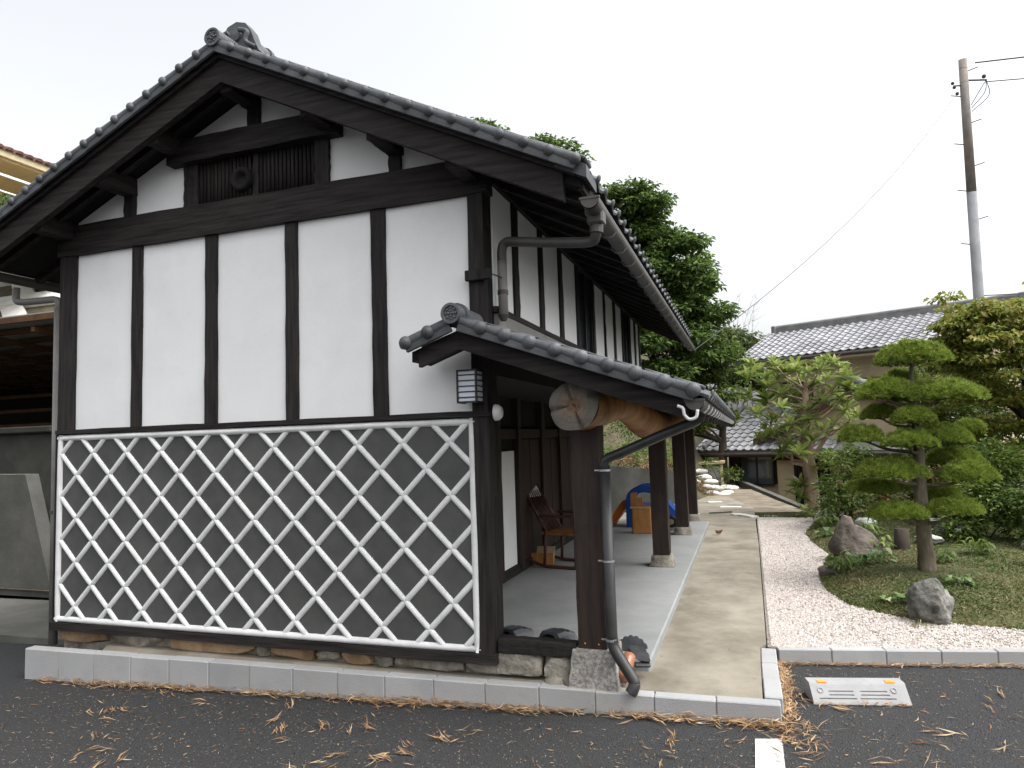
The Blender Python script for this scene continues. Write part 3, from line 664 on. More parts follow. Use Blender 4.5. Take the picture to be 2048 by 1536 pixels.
# verandah roof -----------------------------------------------------
VX, VS = .05, .36
VYB = 8.1; VE = 1.40
vroof = P('verandah_roof', join(slope_prism(VX, 2.30, 2.235, VS, 0, VE, YF+.03, VYB, 1), slope_prism(VX, 2.30, 2.235, VS, 0, .33, YF+.03, -.06, -1)), 'dark_board', H)
tile_field(VX, 2.325, VS, .05, VE+.03, YF+.08, VYB, 1, parent=vroof)
tile_field(VX, 2.325, VS, .05, .35, YF+.08, -.07, -1, parent=vroof)
P('barge_board', slope_prism(VX, 2.29, 2.175, VS, 0, VE-.05, YF, YF+.045, 1), 'woodx', vroof)
P('barge_board', slope_prism(VX, 2.29, 2.175, VS, 0, .27, YF, YF+.045, -1), 'woodx', vroof)
NV2 = 9; st2 = 1.365/NV2; vm2 = smooth_angle(tri_mesh('verge_tile', verge_mesh(st2*math.sqrt(1+VS*VS), 'v'), 'tile'))
for i in range(NV2): inst('verge_tile', vm2, slope_matrix(VX+.03+st2*i, YF-.035, 2.335-VS*(st2*i+.03), VS, 1), vroof)
for i in range(2): inst('verge_tile', vm2, slope_matrix(VX-.03-st2*i, YF-.035, 2.335-VS*(st2*i+.03), VS, -1), vroof)
for i in range(33):
    y = YF+.18+i*.25
    inst('eave_tile', em, slope_matrix(VX+VE+.04, y, 2.315-VS*VE, VS, 1), vroof)
P('ridge_end_disc', join(tube([(VX-.01,YF-.07,2.385),(VX-.01,-.05,2.385)], .062, 18), lathe([(.064,0),(.064,-.016),(.048,-.016),(.045,-.004),(0.001,-.004)], (VX-.01,YF-.07,2.385), 22, 'y'),
  *[sphere((VX-.01+.029*math.cos(t)*q, YF-.076, 2.385+.029*math.sin(t)*q), .0085, 6, 4) for q, mm in ((.02,2),(.55,5),(1.15,9)) for t in np.linspace(0, 6.28, mm)[:-1]]), 'tile', vroof, label='round ridge end tile with a ring of raised studs')
P('ridge_end_cap', tube([(VX-.01,-.36,2.385),(VX-.01,-.32,2.385)], .078, 18), 'tile', vroof)
P('verge_end_knob', join(sphere((-.305,YF-.04,2.215), (.022,.03,.024), 10, 6), tube([(-.30,YF-.04,2.215),(-.26,YF-.04,2.232)], .02, 10)), 'tile', vroof)
rf2 = tri_mesh('rafter', obox((0,0,0), (VE*math.sqrt(1+VS*VS)-.08,0,0), .05, .05), 'woodx')
for i in range(19): inst('rafter', rf2, slope_matrix(VX+.1, YF+.2+i*.45, 2.235-.036-.024, VS, 1), vroof)
# porch posts on stone bases
def pyramid(cx, cy, b, t, z0, z1, seed):
    rng = random.Random(seed); n = 5; V = []; F = []; m = 5
    ring = [(-1,-1),(0,-1.02),(1,-1),(1.02,0),(1,1),(0,1.02),(-1,1),(-1.02,0)]
    for i in range(m):
        s_ = i/(m-1); r = b+(t-b)*s_**.8
        for (a, c) in ring: V.append((cx+a*r+rng.uniform(-.006,.006), cy+c*r+rng.uniform(-.006,.006), z0+(z1-z0)*s_))
    for i in range(m-1):
        for k in range(8): F.append((i*8+k, i*8+(k+1) % 8, (i+1)*8+(k+1) % 8, (i+1)*8+k))
    F.append(tuple(range((m-1)*8, m*8))); F.append(tuple(reversed(range(8)))); return V, F
for i, (x, y, z) in enumerate(((.733,.09,.315),(.735,3.62,.285),(.745,6.05,.27),(.75,7.82,.25))):
    vp = hewn('verandah_post', x-.088, x+.088, y-.088, y+.088, z, 1.68, 'post_wood', H, 90+i)
    if i == 0:
        P('base_stone', pyramid(x+.01, y-.01, .15, .125, .10, .318, 5), 'granite', vp)
        P('brass_nail', join(sphere((x-.045,y-.09,.35), .005, 6, 4), sphere((x+.04,y-.09,.348), .005, 6, 4)), 'reflector', vp)
    else: P('base_stone', pyramid(x, y, .14, .105, .15 if i < 3 else .09, z+.003, 5+i), 'stone_grey', vp, True)
# rubble footing under the first post
for i, (x, y, z, sx, sy, sz) in enumerate(((.52,.01,.10,.10,.07,.045),(.72,-.03,.088,.24,.06,.028),(.60,-.0,.12,.06,.06,.04),(.86,-.02,.085,.12,.05,.025))):
    g = rock_geo((sx,sy,sz), 300+i, 3, 6, .12); P('footing_stone', ([(v[0]+x, v[1]+y, v[2]+z) for v in g[0]], g[1]), 'stone_grey', fd, True)
# crooked log beam over the posts
pts = [(.735,-.24,1.80),(.73,.1,1.80),(.71,.8,1.835),(.71,1.5,1.87),(.73,2.2,1.80),(.75,2.9,1.715),(.75,3.5,1.69),(.73,4.3,1.73),(.74,5.2,1.80),(.73,6.2,1.84),(.74,7.4,1.80),(.74,8.0,1.79)]
rad = [.147,.150,.135,.125,.145,.165,.16,.14,.13,.125,.12,.12]
sp_ = spline(pts, 6); rr = lerp_list(rad, len(sp_)); lg = tube(sp_, rr, 28)
Vl = []
for v in lg[0]:
    p = Vector(v); q = 1+.0; nn = .012*noise.noise(p*5)+.006*noise.noise(p*14); Vl.append((v[0]+nn, v[1], v[2]+nn*.8))
log = P('log_beam', (Vl, lg[1][:-2]), 'log', H, True, label='crooked orange brown log carried on the verandah posts')
# cut end: rings, cracks and a crumbled heart
V = []; F = []; n = 40; rings = [.002,.022,.03,.05,.07,.09,.11,.13,.146]
for j, r in enumerate(rings):
    for k_ in range(n):
        th = 2*math.pi*k_/n; q = Vector((math.cos(th)*r, 0, math.sin(th)*r)); d = .006*noise.noise(q*40)+.010*noise.noise(q*18+Vector((5,0,0)))
        if r < .04: d += .022
        if any(abs((th-c+math.pi) % (2*math.pi)-math.pi) < .10*(r/.14) and r > .03 for c in (.4,1.9,3.3,5.0)): d += .03
        rr_ = r*(1+.04*math.sin(2*th+.7)+.02*math.sin(5*th)); V.append((.735+math.cos(th)*rr_, -.258+d-(.012 if r < .13 else 0), 1.80+math.sin(th)*rr_*1.05))
for j in range(len(rings)-1):
    for k_ in range(n): F.append((j*n+k_, j*n+(k_+1) % n, (j+1)*n+(k_+1) % n, (j+1)*n+k_))
F.append(tuple(reversed(range(n))))
mm = bpy.data.materials.new('log_end'); mm.use_nodes = True; t = mm.node_tree; b_ = t.nodes['Principled BSDF']; b_.inputs['Roughness'].default_value = .9
tc = t.nodes.new('ShaderNodeTexCoord'); mp = t.nodes.new('ShaderNodeMapping'); mp.inputs['Location'].default_value = (0,0,-.147); t.links.new(tc.outputs['Object'], mp.inputs[0])
sx_ = t.nodes.new('ShaderNodeVectorMath'); sx_.operation = 'LENGTH'; t.links.new(mp.outputs[0], sx_.inputs[0])
nz = t.nodes.new('ShaderNodeTexNoise'); nz.inputs['Scale'].default_value = 22; nz.inputs['Detail'].default_value = 7
ad = t.nodes.new('ShaderNodeMath'); ad.operation = 'MULTIPLY_ADD'; t.links.new(nz.outputs[0], ad.inputs[0]); ad.inputs[1].default_value = .085; t.links.new(sx_.outputs['Value'], ad.inputs[2])
cr = t.nodes.new('ShaderNodeValToRGB'); el_ = cr.color_ramp.elements
for q, c in ((.045,(.05,.025,.014)),(.062,(.20,.11,.06)),(.08,(.13,.085,.055)),(.10,(.19,.14,.10)),(.112,(.12,.095,.075)),(.13,(.16,.13,.10)),(.142,(.10,.088,.075)),(.16,(.145,.125,.105)),(.19,(.11,.10,.09))):
    e = el_.new(q); e.color = (*c, 1)
el_.remove(el_[0]); el_.remove(el_[-1])
t.links.new(ad.outputs[0], cr.inputs[0]); t.links.new(cr.outputs[0], b_.inputs['Base Color'])
bu = t.nodes.new('ShaderNodeBump'); bu.inputs['Strength'].default_value = .6; bu.inputs['Distance'].default_value = .01; t.links.new(nz.outputs[0], bu.inputs['Height']); t.links.new(bu.outputs[0], b_.inputs['Normal']); MATS['log_end'] = mm
P('log_end', (V, F), 'log_end', log, True, label='grey weathered cut end of the log')

# gutters and downpipes ---------------------------------------------
def gutter(x, z, ya, yb, r, m, parent):
    V = []; F = []; n = 11; prof = [(r*math.cos(math.pi+math.pi*k_/(n-1)), r*math.sin(math.pi+math.pi*k_/(n-1))*1.05) for k_ in range(n)]
    prof = [(-r,.012)] + prof + [(r,.012)]; prof += [(a*.93, b*.93+.002) for a, b in reversed(prof)]; n = len(prof)
    for y in (ya, yb): V += [(x+a, y, z+b) for a, b in prof]
    F = [(k_, (k_+1) % n, n+(k_+1) % n, n+k_) for k_ in range(n)]
    g = O('gutter', (V, F), m, parent)
    cap = [(x+r*1.02*math.cos(math.pi+math.pi*k_/12), z+.01+r*1.1*math.sin(math.pi+math.pi*k_/12)) for k_ in range(13)]
    O('end_cap', join(prism(cap, 'y', ya-.01, ya+.004), box(x-r*1.1, x+r*1.1, ya-.014, ya+.002, z+.004, z+.018)), m, g)
    return g
def hook_geo(x, y, z, r): return tube([(x+r*1.12*math.cos(t_), y, z+r*1.15*math.sin(t_)) for t_ in np.linspace(math.pi*1.02, 2*math.pi*.98, 10)], .0055, 6)
gt = gutter(.90, 3.0, YF+.03, YB+.05, .055, 'pipe_brown', H)
hk = [.0,.06]+[.45+i*.42 for i in range(17)]
for y in hk: P('bracket', tube(spline([(.85,y-.2,3.05),(.843,y-.2,2.97),(.87,y-.2,2.935),(.92,y-.2,2.935),(.948,y-.2,2.965)],4), .0045, 6), 'pipe_grey', gt)
gt2 = gutter(1.44, 1.782, YF-.03, VYB, .05, 'pipe_brown', H)
P('bracket', tube(spline([(1.35,YF-.05,1.765),(1.378,YF-.05,1.75),(1.385,YF-.05,1.715),(1.41,YF-.05,1.69),(1.445,YF-.05,1.70),(1.455,YF-.05,1.74)],5), .0085, 8), 'hook', gt2, True)
for i in range(20): P('bracket', hook_geo(1.44, -.05+i*.42, 1.782, .052), 'hook', gt2)
# upper downpipe
dp = P('downpipe', tube(spline([(.90,-.16,2.90),(.89,-.15,2.84),(.84,-.11,2.815),(.6,-.03,2.86),(.30,.09,2.935),(.215,.115,2.945),(.186,.12,2.90),(.183,.12,2.80)],6), .033, 12), 'pipe_brown', H, True)
P('outlet_box', join(box(.85,.95,-.215,-.105,2.895,3.03,.012), tube([(.90,-.16,2.90),(.897,-.16,2.85)], .042, 12)), 'pipe_brown', dp)
P('lower_pipe', tube([(.183,.12,2.82),(.183,.12,2.44)], .033, 14), 'pipe_grey', dp, True)
P('pipe_collar', join(tube([(.183,.12,2.62),(.183,.12,2.59)], .037, 14), tube([(.183,.12,2.45),(.183,.12,2.41)], [.037,.02], 14)), 'pipe_brown', dp)
P('pipe_stay', join(box(-.015,.165,-.075,-.04,2.665,2.735,.004), tube([(.165,-.06,2.70),(.19,.085,2.70)], .004, 6)), 'wood', dp)
# verandah downpipe beside the first post
dp2 = P('downpipe', tube(spline([(1.44,-.12,1.74),(1.435,-.12,1.70),(1.40,-.115,1.675),(1.2,-.09,1.60),(1.0,-.065,1.52),(.885,-.05,1.475),(.862,-.045,1.44),(.862,-.045,1.40)],6), .030, 12), 'pipe', H, True)
P('lower_pipe', tube([(.862,-.045,1.43),(.865,-.045,.42),(.868,-.045,.385)], .034, 14), 'pipe', dp2, True)
P('pipe_foot', tube(spline([(.868,-.045,.40),(.872,-.05,.36),(.90,-.06,.31),(.985,-.085,.19),(.995,-.09,.165),(.99,-.10,.14),(.972,-.11,.112)],5), .035, 12), 'pipe', dp2, True)
for z in (1.405,.86,.395): P('pipe_clamp', join(tube([(.863,-.045,z-.006),(.863,-.045,z+.006)], .038, 16), box(.80,.83,-.05,-.04,z-.004,z+.004)), 'steel', dp2)
# left downpipe
dp3 = P('downpipe', tube(spline([(-4.42,.1,3.10),(-4.42,.1,3.0),(-4.36,.1,2.965),(-4.1,.1,2.955),(-3.95,.1,2.95),(-3.90,.1,2.92),(-3.90,.1,2.85)],5), .03, 10), 'pipe_grey', H, True)
P('lower_pipe', tube([(-3.90,.1,2.87),(-3.89,.1,.02)], .034, 12), 'pipe_grey', dp3, True)
P('pipe_clamp', join(box(-3.93,-3.70,.095,.105,2.70,2.71), box(-3.93,-3.70,.095,.105,2.25,2.26)), 'steel', dp3)
P('pipe_collar', tube([(-3.9,.1,1.1),(-3.9,.1,1.13)], .038, 12), 'pipe_brown', dp3)
gt3 = gutter(-4.44, 3.19, YF+.1, YB, .055, 'pipe_brown', H)
# ================================================================== THINGS ON THE HOUSE AND VERANDAH
lan = empty('wall_lantern', (.03,-.09,1.85), 'black slatted box lantern with pale panes on the corner post', 'lantern')
x0, x1, y0, y1, z0, z1 = -.055, .085, -.165, -.03, 1.852, 2.068
O('lamp_shade', box(x0+.008, x1-.008, y0+.008, y1-.004, z0+.008, z1-.008), 'lamp_paper', lan)
fr = []
for x in (x0, x1-.012):
    for y in (y0, y1-.012): fr.append(box(x, x+.012, y, y+.012, z0, z1))
for z in (z0, z1-.012): fr += [box(x0+.012, x1-.012, y0, y0+.011, z, z+.012), box(x1-.011, x1, y0+.012, y1-.012, z, z+.012), box(x0, x0+.011, y0+.012, y1-.012, z, z+.012)]
O('frame', join(*fr), 'black_metal', lan)
for i in range(1, 6):
    z = z0+(z1-z0)*i/6-.003
    O('slat', join(box(x0+.012, x1-.012, y0+.001, y0+.008, z, z+.007), box(x1-.008, x1-.001, y0+.012, y1-.012, z, z+.007), box(x0+.001, x0+.008, y0+.012, y1-.012, z, z+.007)), 'black_metal', lan)
O('back_plate', box(.0, .08, -.03, -.0355, 1.87, 2.05), 'black_metal', lan)
rl = O('round_lamp', join(lathe([(.001,.05),(.035,.046),(.052,.025),(.055,.006),(.055,0)], (.13,.04,1.79), 20, 'x')), 'white_metal', smooth=True, label='small round white lamp on the inner side of the corner post', cat='lamp')

# arched black roof tiles standing behind the sill
def stepped_tile(cx, cy, z0, r, ln, ang, name, label):
    root = empty(name, (cx,cy,z0), label, 'roof tile', 'black arched roof tiles stored behind the sill')
    def arch(ro, ri, a, b):
        V = []; F = []; n = 13
        for y in (a, b):
            for k_ in range(n):
                t = math.pi*k_/(n-1); q = 1+.05*math.cos(6*t)
                V.append((ro*q*math.cos(t), y, ro*q*math.sin(t)*.92))
            for k_ in range(n): t = math.pi*k_/(n-1); V.append((ri*math.cos(t), y, ri*math.sin(t)*.92))
        for k_ in range(n-1):
            F += [(k_,k_+1,2*n+k_+1,2*n+k_), (n+k_+1,n+k_,3*n+k_,3*n+k_+1), (k_+1,k_,n+k_,n+k_+1), (2*n+k_,2*n+k_+1,3*n+k_+1,3*n+k_)]
        F += [(0,2*n,3*n,n),(n-1,2*n-1,4*n-1,3*n-1)]
        return V, F
    M = Matrix.Translation((cx,cy,z0)) @ Matrix.Rotation(ang, 4, 'Z')
    O('arch', xform(arch(r, r-.022, 0, ln*.45), M), 'black_tile', root)
    O('step', xform(arch(r*.86, r*.72, ln*.45, ln*.75), M), 'black_tile', root)
    O('step', xform(arch(r*.66, r*.5, ln*.75, ln), M), 'black_tile', root)
stepped_tile(.135, .12, .270, .118, .20, -.45, 'roof_tile', 'arched black roof tile against the corner post behind the sill')
stepped_tile(.43, .115, .270, .118, .20, -.45, 'roof_tile', 'arched black roof tile midway along the sill')
# scalloped tile ornament and terracotta tile leaning by the downpipe
orn = empty('tile_ornament', (.95,.26,.165), 'black fan shaped scalloped tile ornament behind the drainpipe', 'ornament')
def fan(c, r, n, th, a0, a1):
    pl = []
    for k_ in range(n*4+1):
        t = a0+(a1-a0)*k_/(n*4); q = r*(1+.09*abs(math.sin(math.pi*k_/4))); pl.append((c[0]+q*math.cos(t), c[1]+q*math.sin(t)))
    return pl+[(c[0]+r*.25*math.cos(a1), c[1]+r*.25*math.sin(a1)), (c[0]+r*.25*math.cos(a0), c[1]+r*.25*math.sin(a0))]
def tiltg(g, c, ax, a): 
    M = Matrix.Translation(Vector(c)) @ Matrix.Rotation(a, 4, ax) @ Matrix.Translation(-Vector(c)); return xform(g, M)
O('fan', tiltg(prism(fan((.925,.225), .10, 7, .03, R(20), R(170)), 'y', .25, .285), (.93,.27,.19), 'X', R(-25)), 'black_tile', orn)
O('fan', tiltg(prism(fan((.955,.20), .085, 6, .03, R(-5), R(120)), 'y', .205, .235), (.95,.22,.19), 'X', R(-30)), 'black_tile', orn)
O('tongue', rotz(box(-.0,.10,-.03,.03,0,.022,.008), (.95,.20,.168), R(12)), 'black_tile', orn)
tt = tube(spline([(.895,.02,.105),(.905,.09,.16),(.93,.20,.30)],4), .042, 14)
O('clay_tile', tube(spline([(.905,.01,.148),(.912,.06,.175),(.93,.16,.245)],5), [.030]+[.040]*9+[.038], 16), 'terracotta', smooth=True, label='shiny orange brown clay tile leaning behind the drainpipe', cat='roof tile')

# rocking chair
rc = empty('rocking_chair', (-.40,3.5,.165), 'dark wooden rocking chair with pale headrest on the verandah', 'chair')
def rocker(dx):
    return tube(spline([(dx-.0,-.38,.07),(dx,-.2,.022),(dx,0,.018),(dx,.22,.03),(dx,.42,.10)],5), .019, 8)
Mrc = Matrix.Translation((-.30,3.45,.165)) @ Matrix.Rotation(R(80), 4, 'Z')
def rp(name, g, m, smooth=True): return O(name, xform(g, Mrc), m, rc, smooth)
for dx in (-.23,.23):
    rp('rocker', rocker(dx), 'dark_red_wood')
    rp('leg', tube([(dx,-.2,.03),(dx*.95,-.2,.56)], .018, 8), 'dark_red_wood'); rp('leg', tube([(dx,.18,.03),(dx*.95,.16,.42)], .018, 8), 'dark_red_wood')
    rp('armrest', box(dx*1.02-.03, dx*1.02+.03, -.26, .22, .56, .585, .008), 'dark_red_wood', False)
    rp('back_post', tube([(dx*.85,.14,.36),(dx*.82,.48,.92)], .018, 8), 'dark_red_wood')
rp('seat', box(-.23,.23,-.24,.22,.36,.40,.012), 'log', False)
for i in range(7): rp('spindle', tube([(-.16+i*.053,.15,.40),(-.15+i*.05,.42,.83)], .011, 6), 'dark_red_wood')
rp('headrest', tiltg(box(-.17,.17,.43,.46,.74,.96,.01), (0,.445,.85), 'X', R(-31)), 'curtain', False)
cb = empty('cardboard_piece', (-.62,3.6,.165), 'folded tan board leaning by the rocking chair', 'board')
O('flap', tiltg(box(-.75,-.50,3.55,3.57,.166,.36), (-.6,3.56,.166), 'X', R(-28)), 'pale_wood', cb); O('flap', box(-.72,-.46,3.40,3.415,.166,.30), 'pine_wood', cb)

# children's slide
slide = empty('toy_slide', (.1,6.8,.165), 'blue and orange plastic toddler slide under the verandah roof', 'slide')
def sheet(path, wd, th, ax):   # curved plank along path (x,z) with width in y
    V = []; F = []
    for (a, b) in path:
        for y in (-wd/2, wd/2): V += [(a, y, b), (a, y, b+th)]
    for i in range(len(path)-1):
        o = 4*i; F += [(o,o+4,o+6,o+2),(o+1,o+3,o+7,o+5),(o,o+1,o+5,o+4),(o+2,o+6,o+7,o+3)]
    F += [(0,2,3,1),(len(V)-4,len(V)-3,len(V)-1,len(V)-2)]; return V, F
Msl = Matrix.Translation((.12,6.95,.165))
archp = [(-.27*math.cos(t)*1.0, .40+.24*math.sin(t)) for t in np.linspace(0, math.pi, 13)]
for y in (-.2,.2): O('side_arch', xform(prism([(-.30,0),(-.30,.40)]+[(a*1.1,b*1.02) for a, b in archp]+[(.30,.40),(.30,0),(.2,0),(.2,.38)]+[(.2*math.cos(t), .38+.16*math.sin(t)) for t in np.linspace(0.1, math.pi-.1, 9)]+[(-.2,.38),(-.2,0)], 'y', y-.03, y+.03), Msl), 'blue_plastic', slide)
O('platform', xform(box(-.26,.26,-.19,.19,.30,.35), Msl), 'blue_plastic', slide)
O('chute', xform(sheet([(-.24,.33),(-.34,.25),(-.44,.12),(-.52,.03),(-.60,.01)], .34, .03, 'y'), Msl), 'orange_plastic', slide)
for y in (-.17,.17): O('chute_rail', xform(prism([(-.22,.47),(-.36,.40),(-.48,.25),(-.56,.12),(-.62,.01),(-.53,.0),(-.47,.1),(-.38,.25),(-.24,.33)], 'y', y-.02, y+.02), Msl), 'orange_plastic', slide)
O('ladder_side', xform(prism([(.24,.42),(.36,.36),(.48,.22),(.55,.0),(.42,0),(.36,.16),(.24,.28)], 'y', -.2, .2), Msl), 'blue_plastic', slide)
# wooden toy cabinet with stepped sides
wb = empty('wooden_stool', (.20,6.15,.165), 'orange brown wooden child seat with stepped sides beside the slide', 'seat')
stp = [(-.17,0),(.14,0),(.14,.40),(-.02,.40),(-.02,.50),(-.10,.50),(-.10,.58),(-.17,.58)]
for i, y in enumerate((-.15,.0)): O('side_panel', xform(prism([(-a, b) for a, b in reversed(stp)] if False else stp, 'y', y-.012, y+.012), Matrix.Translation((.18,6.22,.165)) @ Matrix.Rotation(R(0), 4, 'Z')), 'pine_wood', wb)
O('body', box(.03,.30,6.0,6.24,.167,.53,.006), 'pine_wood', wb); O('seat', box(.0,.31,5.99,6.26,.53,.55,.005), 'pale_wood', wb)
# small ride-on toy wheel
tw = empty('toy_cart', (.56,6.35,.165), 'small toy with a black wheel by the third verandah post', 'toy')
O('tyre', lathe([(.05,-.03),(.085,-.03),(.095,-.015),(.095,.015),(.085,.03),(.05,.03)], (.55,6.35,.30), 18, 'y'), 'rubber', tw, True)
O('hub', lathe([(.001,-.034),(.04,-.034),(.05,-.02)], (.55,6.35,.30), 12, 'y'), 'grey_metal', tw); O('stand', box(.50,.60,6.32,6.38,.166,.22), 'grey_metal', tw)

# wheel stop -------------------------------------------------------
ws = empty('wheel_stop', (2.25,.42,.0), 'low grey wheel stop with orange reflectors in the parking bay', 'wheel stop')
L_ = .545; cs = [(0,0),(.055,.075),(.085,.098),(.165,.098),(.175,0)]      # (depth, height)
def stop_geo():
    us = sorted(set([0,L_]+[v for a, b in ((.10,.24),(.04,.25),(.28,.43),(.28,.44),(.27,.47)) for v in (a, b)])); 
    ts = [0,.14,.26,.32,.44,.50,.62,.68,1]
    slots = [((.10,.24),6),((.10,.24),4),((.04,.25),2),((.28,.43),6),((.28,.44),4),((.27,.47),2)]
    f0, f1 = Vector((0,.0,.0)), Vector((0,.075,.09)); nrm = Vector((0,.09,-.075)).normalized()
    V = []; F = []
    nu = len(us)
    def cell(i, j):
        return any(a-1e-6 <= us[i] and us[i+1] <= b+1e-6 and j == tj for (a, b), tj in slots)
    for j in range(len(ts)-1):
        for i in range(nu-1):
            q = [Vector((us[i+a],0,0))+f0.lerp(f1, ts[j+b]) for a, b in ((0,0),(1,0),(1,1),(0,1))]
            if cell(i, j):
                p = [v+nrm*.007 for v in q]; o = len(V); V += q+p; F += [(o+4,o+5,o+6,o+7)]+[(o+k_, o+(k_+1) % 4, o+4+(k_+1) % 4, o+4+k_) for k_ in range(4)]
            else: o = len(V); V += q; F.append((o,o+1,o+2,o+3))
    prof = [(0,0),(.075,.09),(.085,.098),(.165,.098),(.178,.085),(.185,0)]; o = len(V)
    for u in (0, L_): V += [Vector((u,a,b)) for a, b in prof]
    m = len(prof)
    for k_ in range(1, m-1): F.append((o+k_, o+m+k_, o+m+k_+1, o+k_+1))
    F.append(tuple(o+k_ for k_ in reversed(range(m)))); F.append(tuple(o+m+k_ for k_ in range(m)))
    return [tuple(v) for v in V], [tuple(f) for f in F]
Mw = Matrix.Translation((1.985,.285,.001)) @ Matrix.Rotation(R(12.4), 4, 'Z')
O('body', xform(stop_geo(), Mw), 'stop_plastic', ws)
for u in (.05,.44): O('reflector', xform(prism([(u,.079),(u+.05,.079),(u+.045,.12),(u+.005,.12)], 'z', .088, .1015), Mw), 'reflector', ws)
for u in (.055,.47): O('bolt_hole', xform(tiltg(lathe([(.018,0),(.018,.003),(.012,.003),(.011,-.004),(.001,-.004)], (u,.052,.064), 14), (u,.052,.064), 'X', R(50)), Mw), 'stop_plastic', ws, True)

# ================================================================== DRY LEAVES
def curb_y(x): return -.25+(x+3.74)*.034
rg = np.random.default_rng(11)
bx, by, bd, bl, bw, bz = [], [], [], [], [], []
def add(n, fx, fy, fd, L, W, lift):
    for _ in range(n):
        x = fx(); y = fy(x)
        bx.append(x); by.append(y); bd.append(fd()); bl.append(rg.uniform(*L)); bw.append(rg.uniform(*W)); bz.append(rg.uniform(0, lift))
U = rg.uniform
def dens(x): return .5+.5*math.sin(x*2.3)*math.sin(x*5.1+1)
# pile along the front kerb
for x in np.arange(-3.6, 1.8, .0052):
    if U() < .22+.68*dens(x)*(1 if x > -3 else .35): add(3, lambda: x+U(-.01,.01), lambda q: curb_y(q)-.006-abs(rg.normal(0, .030+.022*dens(x))), lambda: rg.normal(0,.5)+(math.pi if U()<.5 else 0), (.025,.12), (.004,.010), .026)
# along the side kerb and the back kerb
for y in np.arange(-.02, .98, .0045): add(2, lambda: 1.812+abs(rg.normal(0,.035)), lambda q: y, lambda: math.pi/2+rg.normal(0,.6), (.025,.12), (.004,.010), .026)
for x in np.arange(1.82, 6.5, .006): add(2 if x < 4.5 else 1, lambda: x, lambda q: .985+.1892*(q-1.82)-abs(rg.normal(0,.022)), lambda: rg.normal(.19,.5), (.02,.09), (.003,.008), .018)
# corner heap and heap by the parking line and wheel stop
add(190, lambda: rg.normal(1.70,.14), lambda q: curb_y(min(q,1.8))-.01-abs(rg.normal(0,.06)), lambda: rg.normal(0,.7), (.03,.12), (.003,.008), .03)
add(90, lambda: rg.normal(1.87,.06), lambda q: rg.normal(-.30,.09), lambda: U(0,6.28), (.03,.11), (.003,.008), .02)
add(90, lambda: U(2.0,2.5), lambda q: .275+.22*(q-1.985)-abs(rg.normal(0,.012)), lambda: rg.normal(.2,.4), (.02,.08), (.003,.007), .015)
# tufts lying on the asphalt
for _ in range(190):
    cx = U(-2.5,4.2); cy = U(-2.6, -.35) if cx < 1.75 else U(-2.6,.8)
    a0 = U(0,3.14); nn = int(U(2,11)); s1 = U(.02,.05)
    add(nn, lambda: cx+rg.normal(0,s1)*math.cos(a0), lambda q: cy+rg.normal(0,s1)*math.sin(a0)+rg.normal(0,.012), lambda: a0+rg.normal(0,.35), (.05,.15), (.004,.011), .014)
add(900, lambda: U(-3.5,5), lambda q: U(-3.0,-.3) if q < 1.75 else U(-3,1.0), lambda: U(0,6.28), (.02,.075), (.003,.009), .006)
add(8500, lambda: U(-3.5,5), lambda q: U(-3.0,-.3) if q < 1.75 else U(-3,1.0), lambda: U(0,6.28), (.007,.026), (.002,.0042), .003)
# a few on the path, gravel and pad
add(40, lambda: U(1.05,1.70), lambda q: U(.2,8), lambda: U(0,6.28), (.02,.05), (.003,.008), .0)
add(150, lambda: U(1.8,4), lambda q: U(1.4,2.0+max(0, 2.4-q)*6), lambda: U(0,6.28), (.015,.06), (.003,.007), .004)
bx, by, bd, bl, bw, bz = map(np.array, (bx, by, bd, bl, bw, bz)); n = len(bx)
gz = np.array([.10+.004 if ((x > 1.0 and y > (.985+.19*(x-1.82) if x > 1.82 else -.06+.12) and (x < 1.70 or y > 1.0))) else asphalt_z(x)+.004 for x, y in zip(bx, by)])
D = np.stack([np.cos(bd), np.sin(bd), rg.normal(0,.16,n)], -1); D = unit(D); S = unit(np.cross(D, np.array([0,0,1.])+rg.normal(0,.35,(n,3))))
Pm = np.stack([bx, by, gz+bz], -1); curl = rg.normal(0,.22,n)[:,None]*bl[:,None]; lift = np.abs(rg.normal(0,.10,n))[:,None]*bl[:,None]*np.array([0,0,1.])
Pa = Pm-D*bl[:,None]/2; Pb = Pm+S*curl*.5+lift*.5; Pc = Pm+D*bl[:,None]/2+lift
V = np.stack([Pa, Pb+S*bw[:,None]/2, Pb-S*bw[:,None]/2, Pc], 1).reshape(-1,3)
V[:,2] = np.maximum(V[:,2], np.repeat(gz, 4)-.001)
b4 = np.arange(n)[:,None]*4; F = np.concatenate([b4+[0,2,1], b4+[1,2,3]], 1).reshape(-1,3)
ON('dry_leaves', V, F, 'dry_leaf', att=np.repeat(np.clip(rg.normal(.5,.27,n),0,1),2), kind='stuff', label='tan dry bamboo leaves drifted along the kerbs and asphalt', cat='leaf litter')
# one curled brown leaf on the path
cl = leaf_arrays(np.array([[1.20,6.45,.11],[1.23,6.44,.11],[1.19,6.47,.11],[1.24,6.47,.11]]), np.array([[.8,.3,.5],[-.7,.4,.6],[.1,-1,.5],[.3,1,.7]],float), np.tile([0,0,1.],(4,1)), np.full(4,.10), np.full(4,.06), .5)
ON('brown_leaf', *cl, 'dry_leaf', att=np.array([.05]*8), label='curled brown fallen leaf lying on the concrete path', cat='leaf')

